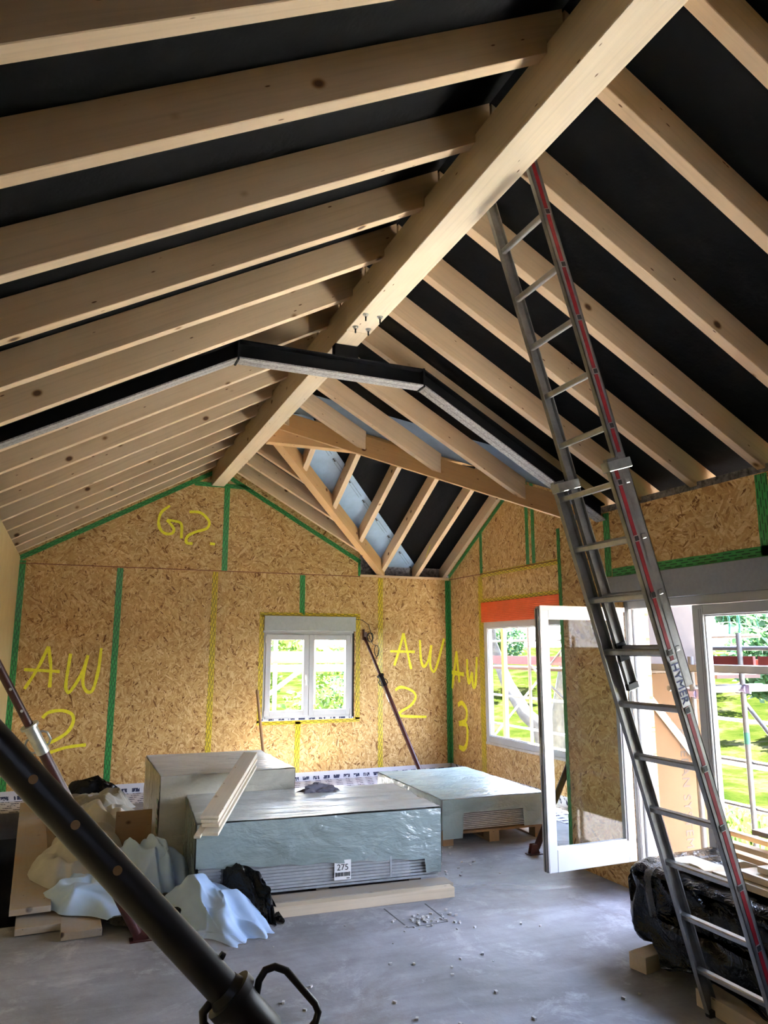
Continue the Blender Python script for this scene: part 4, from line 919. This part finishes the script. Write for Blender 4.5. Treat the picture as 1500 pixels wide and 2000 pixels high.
lath(L0+Vector((0, 0, -.034))-sdv*.05-dl*.14, L1_+Vector((0, 0, -.034))-sdv*.05-dl*.2, .045, .020, MAT['board_white'], 'narrow pale batten tucked under the left side of the lath bundle', grp=gr)

# beams on the floor in front of the packs
lath((1.25, 5.535, .035), (2.84, 5.455, .035), .09, .07, MAT['board_pale'], 'pale squared timber lying on the floor in front of the 275 pack', 'timber')
lath((1.20, 5.685, .045), (2.88, 5.585, .045), .17, .055, MAT['board_grey'], 'dusty plank lying behind the squared timber before the 275 pack', 'plank')

# ------------------------------------------------------------------ planks over the shaft
lath((-.12, 5.98, .098), (-.27, 10.08, .070), .26, .040, MAT['board_grey'], 'dusty scaffold plank over the shaft, topmost at the far left', 'plank', 'planks bridging the shaft')
lath((-.06, 5.80, .028), (-.19, 10.08, .028), .28, .044, MAT['board_grey'], 'darker plank under the left scaffold plank', 'plank', 'planks bridging the shaft')
lath((.205, 5.60, .028), (.13, 10.05, .028), .25, .048, MAT['board_grey'], 'splintered plank running under the pale tarpaulin', 'plank', 'planks bridging the shaft')
lath((.60, 5.72, .03), (.50, 10.04, .03), .22, .044, MAT['board_grey'], 'pale plank under the blue sheet beside the 275 pack', 'plank', 'planks bridging the shaft')
o = bx('osb_offcut', .48, .78, 7.2, 7.22, .05, .46, MAT['pallet'], None, .002, Matrix.Rotation(-.0, 4, 'X')); tag(o, 'brown board standing behind the tarpaulins beside the tall pack', 'board')

# ------------------------------------------------------------------ tarpaulins and sheets
def cloth(name, spine, widths, h, seed, mat, label, cat, NU=70, NV=46, amp=.05, freq=3.0, zb=.0, roughw=.25, parent=None, thick=.004, flat=.35):
    """crumpled sheet along a spine (list of xy), arched across, resting on zb"""
    P = [Vector((*p, 0)) for p in spine]; off = Vector((seed*5.3, seed*2.9, seed*8.1)); vs = []; fs = []
    def samp(L, t):
        f = t*(len(L)-1); i = min(int(f), len(L)-2); return L[i]*(1-(f-i))+L[i+1]*(f-i)
    for i in range(NU+1):
        t = i/NU; c = samp(P, t); c2 = samp(P, min(t+.02, 1)); c1 = samp(P, max(t-.02, 0)); d_ = (c2-c1).normalized(); n_ = Vector((-d_.y, d_.x, 0))
        w_ = samp(widths, t); hh = samp(h, t) if isinstance(h, (list, tuple)) else h
        for j in range(NV+1):
            v = j/NV*2-1
            edge = 1+roughw*noise.noise(Vector((t*4, v*1.5, 0))+off)
            p = c+n_*(v*w_*edge)+d_*(.10*noise.noise(Vector((t*3, v*3, 5))+off))
            prof = max(0, 1-abs(v)**2.2)**.8*(min(1, t*7, (1-t)*7)**.6)
            al = t*sum((P[k+1]-P[k]).length for k in range(len(P)-1)); ac = v*w_
            q_ = Vector((al*freq*.45, ac*freq*1.1, seed))
            warp = Vector((noise.noise(q_*.6+off), noise.noise(q_*.6+off*2), 0))*1.3
            f1 = abs(noise.noise(q_+warp+off)); f2 = abs(noise.noise(q_*2.1+warp*1.9+off)); f3 = noise.noise(q_*4+warp+off)
            f1 = math.sqrt(f1*f1+.0016); f2 = math.sqrt(f2*f2+.0016)
            z = zb+prof*hh*(.62+.38*noise.noise(q_*.5+off*1.7)*1.5)+(amp*(.6-1.7*f1)+amp*.45*(.5-1.8*f2)+amp*.12*f3)*prof
            side_fold = .03*noise.noise(q_*1.6+off*3)
            vs.append(Vector((p.x+side_fold, p.y+side_fold*.8, max(zb+.004*(1+f3), z))))
    for i in range(NU):
        for j in range(NV):
            a = i*(NV+1)+j; fs.append((a, a+1, a+NV+2, a+NV+1))
    o = MB().add(vs, fs).build(name, mat, parent, smooth=True)
    if parent is None: tag(o, label, cat)
    elif label: o['label'] = label
    return o
cloth('tarpaulin', [(.45, 9.0), (.40, 8.3), (.30, 7.5), (.20, 6.9), (.22, 6.35)], [.40, .40, .36, .40, .32], [.30, .42, .44, .36, .22], 3, MAT['tarp_beige'], 'pale beige tarpaulin heaped over the planks at the left', 'tarpaulin', NU=110, NV=70, amp=.11, freq=4.0, zb=.055)
cloth('tarpaulin', [(-.10, 9.55), (.35, 9.45), (.68, 9.25)], [.30, .36, .30], [.22, .34, .30], 8, MAT['tarp_grey'], 'grey-brown crumpled tarpaulin lying behind the beige one', 'tarpaulin', NU=80, NV=50, amp=.09, freq=6, zb=.05)
cloth('plastic_sheet', [(.05, 9.82), (.40, 9.82), (.66, 9.75)], [.16, .20, .12], [.28, .40, .22], 5, MAT['black_film'], 'black film peeking out behind the grey-brown tarpaulin', 'plastic sheet', NU=50, NV=30, amp=.06, freq=8, zb=.05)
cloth('plastic_sheet', [(.08, 6.40), (.30, 6.10), (.58, 5.78)], [.22, .28, .18], [.14, .22, .14], 12, MAT['tarp_blue'], 'light blue sheet spread under the big steel prop', 'plastic sheet', NU=90, NV=60, amp=.085, freq=5, zb=.06)
cloth('plastic_sheet', [(.40, 5.76), (.60, 5.60), (.80, 5.54)], [.13, .16, .10], [.08, .13, .07], 14, MAT['black_film'], 'dark underside of the sheet bulging over the plank ends', 'plastic sheet', NU=50, NV=32, amp=.04, freq=6, zb=.055)
cloth('plastic_sheet', [(.52, 7.1), (.70, 6.6), (.86, 6.15)], [.24, .24, .18], [.34, .46, .30], 21, MAT['tarp_blue'], 'light blue crumpled sheet heaped beside the tall pack', 'plastic sheet', NU=90, NV=60, amp=.10, freq=5, zb=.06)
cloth('plastic_sheet', [(.84, 5.98), (.96, 5.72), (1.12, 5.42), (1.24, 5.16)], [.16, .25, .26, .15], [.32, .48, .36, .12], 17, MAT['tarp_blue'], 'pale blue plastic sack slumped against the corner of the 275 pack', 'plastic sheet', NU=100, NV=64, amp=.075, freq=5, zb=.0)
cloth('plastic_sheet', [(1.12, 5.90), (1.26, 5.70), (1.40, 5.50), (1.42, 5.38)], [.08, .13, .11, .06], [.30, .42, .28, .08], 31, MAT['black_film'], 'glossy black plastic bag squeezed between blue sack and 275 pack', 'plastic sheet', NU=60, NV=36, amp=.06, freq=8, zb=.0)
cloth('plastic_sheet', [(.62, 5.38), (.85, 5.26), (1.15, 5.12)], [.14, .18, .10], [.05, .08, .03], 41, MAT['film_clear'], 'clear foil lying on the floor in front of the blue sack', 'plastic sheet', NU=46, NV=30, amp=.03, freq=8, zb=.0)
cloth('plastic_sheet', [(2.95, 5.62), (3.35, 5.42), (3.9, 5.22)], [.06, .05, .04], [.02, .03, .02], 45, MAT['film_clear'], 'thin strip of clear foil on the floor leading to the door leaf', 'plastic sheet', NU=60, NV=10, amp=.02, freq=12, zb=.0)
cloth('cleaning_rag', [(2.00, 6.63), (2.14, 6.66), (2.30, 6.60)], [.075, .10, .06], [.08, .11, .05], 50, MAT['rag'], 'dark grey rag crumpled on top of the 275 pack', 'rag', NU=40, NV=26, amp=.02, freq=14, zb=.603, flat=.6)

# ------------------------------------------------------------------ black wrapped pack at the right with timbers
t = thing('black_wrapped_pack', (3.65, 3.0, 0), 'bulky pack in shiny black film behind the ladder foot', 'wrapped pack')
Mk = Matrix.Translation((3.30, 4.15, 0)) @ Matrix.Rotation(-math.pi/2+.02, 4, 'Z')
# local x runs towards the viewer along -y, local y runs to +x
PL, PB, PT = 2.9, .80, .56
mb = MB(); NU, NS = 150, 84
sec = []
def section(u, k):   # rounded rectangle cross section, u along, k around
    a = 2*math.pi*k/NS
    ca, sa = math.cos(a), math.sin(a); e = .32
    yy = math.copysign(abs(ca)**e, ca)*PB/2+PB/2; zz_ = math.copysign(abs(sa)**e, sa)*(PT-.09)/2+(PT+.09)/2
    return yy, zz_
for i in range(NU+1):
    u = i/NU; x = u*PL; tap = min(1, (.35+.65*min(1, (x/.20))**.5)) if x < .2 else 1
    for k in range(NS):
        yy, zz_ = section(u, k); yy = PB/2+(yy-PB/2)*tap; zz_ = (PT+.09)/2+(zz_-(PT+.09)/2)*tap
        q_ = Vector(((x*.82-zz_*.57)*1.3, yy*3.2, (x*.57+zz_*.82)*6.5)); h = abs(noise.noise(q_*.8))+.7*abs(noise.noise(q_*1.9+Vector((3, 1, 2))))+.3*abs(noise.noise(q_*4.3))
        c_ = Vector((x, PB/2, (PT+.09)/2)); p = Vector((x+.03*noise.noise(q_*2), yy, zz_)); dirv = (p-c_); dirv.x = -.5*(1-tap); dirv = dirv.normalized()
        am = .075 if zz_ < PT-.05 else .028
        p = p+dirv*(.03-h*am*1.35)
        if yy < .1 and zz_ < .25 and x > .5: p.z += .0
        mb.v.append(Mk @ p)
for i in range(NU):
    for k in range(NS): a = i*NS+k; b = i*NS+(k+1) % NS; mb.f.append([a, b, b+NS, a+NS]); mb.mi.append(0)
mb.f.append(list(range(NS))[::-1]); mb.mi.append(0); mb.f.append([NU*NS+k for k in range(NS)]); mb.mi.append(0)
mb.build('black_film', MAT['black_film'], t, Mk, smooth=True)
# clear tape band round the far end
m = MB(); vs = []
for k in range(NS+1):
    yy, zz_ = section(0, k % NS); p = Vector((.30+.35*(PT-zz_)*.6, PB/2+(yy-PB/2)*1.045, (PT+.09)/2+(zz_-(PT+.09)/2)*1.05)); q_ = p+Vector((.06, 0, 0))
    vs += [Mk @ p, Mk @ q_]
m.add(vs, [(2*k, 2*k+1, 2*k+3, 2*k+2) for k in range(NS)]); m.build('packing_tape', MAT['film_clear'], t, Mk, smooth=True)
# loose flap of film draping to the floor
vs = []; fs = []
for i in range(61):
    for j in range(19):
        u = i/60; v = j/18; x = .32+u*2.3; zt = .30
        z = zt*(1-v)+.01; lim = max(.0, .10-.25*u+.12*math.sin(u*9)); z = max(z, .006+lim*.8*(1 if u < .8 else 1))
        q_ = Vector((x*3, v*2, 7)); yb = -.055-.05*v+.05*noise.noise(q_)+.03*abs(noise.noise(q_*2.2))
        vs.append(Mk @ Vector((x+v*.25, yb, z)))
for i in range(60):
    for j in range(18): a = i*19+j; fs.append((a, a+1, a+20, a+19))
MB().add(vs, fs).build('film_flap', MAT['black_film'], t, Mk, smooth=True)
lath((3.20, 3.82, .046), (3.62, 3.90, .046), .12, .09, MAT['board_pale'], 'short squared timber block under the far end of the black pack', 'block')
lath((3.27, 3.36, .045), (3.16, 1.3, .045), .16, .085, MAT['board_pale'], 'pale squared timber on the floor under the near side of the black pack', 'timber')
lath((3.10, 2.70, .035), (3.24, 2.30, .035), .16, .06, MAT['board_pale'], 'short pale board end on the floor by the ladder foot', 'board')
# boards on top
z0 = PT+.02
tg = 'boards piled on the black pack'
random.seed(4)
pl_ = [
 ((3.52, 3.74, z0+.02), (3.46, 1.2, z0+.02), .14, .035, 'board_pale', 'wide pale board lowest in the pile, reaching furthest back'),
 ((3.70, 3.52, z0+.02), (3.68, 1.2, z0+.02), .16, .035, 'board_pale', 'pale board lowest in the pile beside the door side'),
 ((3.56, 3.30, z0+.06), (3.46, 1.2, z0+.06), .16, .035, 'board_pale', 'pale board in the second layer, near side of the pile'),
 ((3.80, 3.62, z0+.07), (3.66, 1.2, z0+.06), .12, .030, 'pine', 'brownish board in the second layer, door side of the pile'),
 ((3.60, 3.20, z0+.10), (3.54, 1.2, z0+.10), .15, .030, 'board_pale', 'pale board in the third layer of the pile'),
 ((3.74, 3.66, z0+.13), (3.62, 1.2, z0+.13), .06, .030, 'pine', 'brown batten with a slanting end sticking out of the pile'),
 ((3.84, 3.70, z0+.165), (3.70, 1.2, z0+.155), .05, .028, 'pine', 'narrow brown batten, uppermost of the protruding ones'),
 ((3.70, 3.20, z0+.19), (3.60, 1.2, z0+.175), .14, .030, 'board_pale', 'pale board just below the wide grey top board'),
 ((3.86, 3.38, z0+.235), (3.74, 1.1, z0+.225), .30, .028, 'board_grey', 'wide grey weathered board topping the pile'),
]
for a, b, w_, h_, mt, lbt in pl_: lath(a, b, w_, h_, MAT[mt], lbt, 'board', tg)
o = lath((3.38, 3.72, z0+.015), (3.50, 3.64, z0+.015), .10, .045, MAT['board_pale'], 'short block with red painted end on the black pack', 'block')
Mq = WM(o); MB().box(-.0015, .0, -.05, .05, -.0225, .0225, T=Mq).build('red_end', MAT['red_wood'], o, Mq)
lath((3.42, 3.50, z0+.015), (3.56, 3.44, z0+.015), .09, .05, MAT['pine'], 'short brown block beside the red-ended block', 'block')

# ------------------------------------------------------------------ outdoors
vs = []; fs = []; nx_, ny_ = 60, 70
def gz(x, y):
    h = -.42+.10*noise.noise(Vector((x*.4, y*.4, 0)))
    dd_ = max(0, x-9)*.075+max(0, y-14)*.05
    return h+min(dd_, 2.4)
for i in range(nx_+1):
    for j in range(ny_+1):
        x = -40+i*100/nx_; y = -40+j*110/ny_; vs.append((x, y, gz(x, y)-(2.6 if (XL-2 < x < XD+1 and -5 < y < 12.5) else 0)))
for i in range(nx_):
    for j in range(ny_): a = i*(ny_+1)+j; fs.append((a, a+ny_+1, a+ny_+2, a+1))
struct(MB().add(vs, fs).build('ground', MAT['grass'], smooth=True), 'sunlit meadow outside the windows')
struct(MB().box(XD+.25, 6.9, -6, YC-.26, -.6, -.34).box(5.72, 8.6, YC-.26, 12, -.6, -.34).build('terrace_strip', MAT['far_white']), 'pale gravel strip outside the doors')  # added ground strip, throws sunlight up into the room
# scaffold beside the patio door
def tube_obj(name, a, b, r, mat, parent): return MB().tube([a, b], r, 12).build(name, mat, parent, smooth=True)
sc = thing('scaffold', (5.3, 5.0, -.4), 'scaffold bay with tubes and red toe board outside the patio door', 'scaffold', 'scaffolding around the house')
for x, y, zt in ((4.93, 4.99, 1.79), (5.65, 5.12, 2.0), (4.93, 2.4, 1.79), (5.65, 2.5, 2.0)): tube_obj('standard', (x, y, -.4), (x, y, zt), .0241, MAT['scaffold'], sc)
for z in (.86, .47, 1.86): tube_obj('ledger', (5.68, 1.0, z), (5.68, 5.55, z), .02, MAT['scaffold'], sc)
tube_obj('transom', (4.8, 5.13, 1.52), (5.9, 5.13, 1.52), .0241, MAT['scaffold'], sc); tube_obj('transom', (5.25, 5.16, 1.50), (6.8, 5.16, 1.50), .03, MAT['scaffold'], sc)
tube_obj('brace', (5.72, 5.2, 1.4), (5.72, 3.6, -.3), .02, MAT['scaffold'], sc)
bx('deck_plank', 4.88, 5.60, .8, 5.55, 1.665, 1.715, MAT['deck_plank'], sc)
bx('deck_edge', 4.86, 4.88, .8, 5.55, 1.67, 1.725, MAT['scaffold'], sc)
bx('toe_board', 5.66, 5.69, .8, 4.94, 1.70, 1.79, MAT['toe_red'], sc); bx('toe_board', 5.66, 5.69, 4.99, 5.50, 1.70, 1.79, MAT['toe_red'], sc)
for p in ((4.93, 4.99, 1.48), (5.65, 5.12, 1.50)):
    m = MB(); m.tube([(p[0], p[1]-.04, p[2]), (p[0], p[1]+.05, p[2])], .035, 10); m.box(p[0]-.01, p[0]+.01, p[1]-.08, p[1]+.08, p[2]-.04, p[2]+.04); m.build('clamp', MAT['clamp'], sc)
tube_obj('green_marking', (5.65, 5.12, 1.02), (5.65, 5.12, 1.12), .0255, MAT['net'], sc)
o = timber('timber_batten', (4.70, YC-.30, 1.66), (5.56, YC-.30, .72), .06, .03, MAT['board_pale'], upv=(0, -1, 0)); tag(o, 'pale diagonal batten against the fibre board cladding outside', 'batten')
# scaffold outside the bay
sc = thing('scaffold', (6.9, 9, -.4), 'scaffold bay with rails and red boards outside the bay window', 'scaffold', 'scaffolding around the house')
for x in (6.45, 7.15):
    for y in (7.2, 9.75, 12.3): tube_obj('standard', (x, y, -.5), (x, y, 2.5), .0241, MAT['scaffold'], sc)
for z in (.55, 1.05, 2.0): tube_obj('ledger', (7.17, 6.2, z), (7.17, 13, z), .02, MAT['scaffold'], sc)
tube_obj('brace', (6.45, 9.7, 1.6), (6.45, 7.2, .2), .02, MAT['scaffold'], sc); tube_obj('brace', (7.15, 12.2, .2), (7.15, 9.8, 1.9), .02, MAT['scaffold'], sc)
bx('deck_plank', 6.48, 7.12, 6.2, 13, 1.54, 1.58, MAT['deck_plank'], sc); bx('toe_board', 7.14, 7.17, 6.2, 13, 1.60, 1.74, MAT['toe_red'], sc)
# scaffold behind the back window
sc = thing('scaffold', (3.3, 12, -.4), 'scaffold with white tubes and timber boards behind the back window', 'scaffold', 'scaffolding around the house')
for x, y in ((2.0, 11.6), (3.62, 11.6), (4.25, 11.6), (3.2, 12.4), (5.2, 12.4)): tube_obj('standard', (x, y, -.5), (x, y, 3.2), .035, MAT['white'], sc)
tube_obj('brace', (2.7, 11.7, 1.0), (3.75, 11.7, 1.75), .035, MAT['white'], sc); tube_obj('brace', (3.0, 11.7, 2.4), (4.1, 11.7, 1.7), .035, MAT['white'], sc); tube_obj('brace', (2.2, 11.75, .6), (3.1, 11.75, 2.6), .045, MAT['white'], sc); tube_obj('brace', (4.35, 11.7, .9), (4.75, 11.7, 1.7), .03, MAT['white'], sc)
bx('deck_plank', 1.5, 6.0, 11.75, 12.3, 1.50, 1.60, MAT['white'], sc); bx('toe_board', 1.5, 6.0, 12.3, 12.33, 1.62, 1.82, simple('sunlit_toe_board', (0.10, 0.055, 0.02), 0.8), sc)  # toe board in plain orange-brown wood
tube_obj('orange_marking', (3.62, 11.6, .92), (3.62, 11.6, 1.0), .037, MAT['orange'], sc)
# safety net
vs = []; fs = []; m = MB(); NY, NZ = 34, 16
def npt(i, j):
    y = 2.0+i*.115; z = 2.02+j*.085-.10*math.sin(i*.35)*(1-j/NZ); return Vector((6.05+.05*math.sin(i*.8+j*.5), y, z))
for i in range(NY+1): m.tube([npt(i, j) for j in range(NZ+1)], .0035, 4)
for j in range(NZ+1): m.tube([npt(i, j) for i in range(NY+1)], .0035, 4)
for s_ in (0, .12): m.tube([(6.05, 5.65-.02*k+s_-.03*math.sin(k), 2.75-.075*k) for k in range(11)], .012, 6)
o = m.build('safety_net', MAT['net'], smooth=True); tag(o, 'green mesh safety net hanging outside the patio door', 'net')
# fence post and trees
for k, (x, y, lbt) in enumerate(((8.6, 8.45, 'grey wooden fence post in the meadow outside the patio door'),)):
    tag(timber('fence_post', (x, y, -.6), (x, y, .62), .09, .09, MAT['board_grey'], upv=(1, 0, 0)), lbt, 'fence post')
def trunk(pts, rs, label):
    o = MB().tube(pts, rs, 14).build('tree_trunk', MAT['bark'], smooth=True); return o
tr = thing('gnarled_tree', (8.6, 12.2, -.3), 'old tree with a crooked grey trunk seen through the bay window', 'tree')
MB().tube([(8.9, 12.9, -.6), (8.75, 12.55, -.1), (8.6, 12.75, .38), (8.5, 13.05, .58), (8.5, 13.35, .85), (8.5, 13.7, 1.15), (8.5, 13.95, 1.5), (8.4, 14.1, 2.0), (8.3, 14.0, 3.0)], [.34, .27, .16, .14, .14, .13, .12, .10, .06], 14).build('trunk', MAT['bark'], tr, smooth=True)
MB().tube([(8.75, 12.5, -.3), (8.7, 12.2, .2), (8.6, 12.0, .7), (8.5, 11.7, 1.3), (8.4, 11.3, 2.2), (8.3, 10.9, 3.2)], [.3, .24, .18, .15, .1, .05], 12).build('limb', MAT['bark'], tr, smooth=True)
def foliage(parent, c, rx, ry, rz, n_, mat, size=.09, seed=1):
    rnd = random.Random(seed); m = MB()
    cl = [(Vector((rnd.gauss(0, .45)*rx, rnd.gauss(0, .45)*ry, rnd.gauss(0, .42)*rz))+Vector(c), rnd.uniform(.2, .45)*min(rx, ry, rz)) for _ in range(16)]
    for _ in range(n_):
        cc_, r = rnd.choice(cl); p = cc_+Vector((rnd.gauss(0, 1), rnd.gauss(0, 1), rnd.gauss(0, 1))).normalized()*r*rnd.uniform(.5, 1.05)
        a = Vector((rnd.gauss(0, 1), rnd.gauss(0, 1), rnd.gauss(0, .6))).normalized(); b = a.cross(Vector((rnd.gauss(0, 1), rnd.gauss(0, 1), rnd.gauss(0, 1)))).normalized(); s_ = size*rnd.uniform(.6, 1.4)
        m.add([p-a*s_, p+b*s_*.5, p+a*s_, p-b*s_*.5], [(0, 1, 2, 3)])
    return m.build('foliage', mat, parent)
foliage(tr, (8.3, 12.6, 3.6), 1.6, 1.8, 1.0, 2600, MAT['leaf_a'], .07, 4)
trees = [
 (14.5, 12.0, 3.4, 'leaf_b', 'leafy green tree in the meadow beyond the patio door scaffold'),
 (16.5, 19.5, 4.0, 'leaf_a', 'yellow-green tree far beyond the bay window scaffold'),
 (13.0, 23.0, 3.6, 'leaf_b', 'dark green tree far left in the bay window view'),
 (4.3, 18.5, 3.6, 'leaf_a', 'bright yellow-green tree filling the left pane of the back window'),
 (8.8, 20.5, 3.8, 'leaf_b', 'dark green tree filling the right pane of the back window'),
 (20.0, 14.5, 4.2, 'leaf_a', 'pale green tree on the rise behind the net'),
]
for k, (x, y, hgt, lm, lbt) in enumerate(trees):
    g0 = gz(x, y)-.1; t = thing('leafy_tree', (x, y, g0), lbt, 'tree', 'trees beyond the house')
    MB().tube([(x, y, g0), (x+.1, y, g0+hgt*.4), (x, y+.1, g0+hgt*.8)], [.16, .12, .06], 10).build('trunk', MAT['bark'], t, smooth=True)
    back = k in (3, 4)
    foliage(t, (x, y, g0+(1.9 if back else hgt*.62)), hgt*.55, hgt*.55, (2.1 if back else hgt*.45), 5200, MAT[lm], .10, 10+k)

# weeds along the added bounce strip
rnd = random.Random(77); m = MB()
for _ in range(5200):
    x = rnd.uniform(6.95, 8.3); y = rnd.uniform(4.0, 8.5); h = rnd.uniform(.05, .34)*(1-.5*abs(x-7.5)); z = gz(x, y)
    a = rnd.uniform(0, 6.3); dx, dy = math.cos(a)*.035, math.sin(a)*.035; lx, ly = rnd.gauss(0, .06), rnd.gauss(0, .06)
    m.add([(x-dx, y-dy, z+h*.4), (x+dx, y+dy, z+h*.4), (x+lx+dx*.5, y+ly+dy*.5, z+h), (x+lx-dx*.5, y+ly-dy*.5, z+h)], [(0, 1, 2, 3)])
o = m.build('weeds', MAT['leaf_a']); tag(o, 'low leafy weeds growing beyond the gravel strip outside the patio door', 'weeds'); o['kind'] = 'stuff'
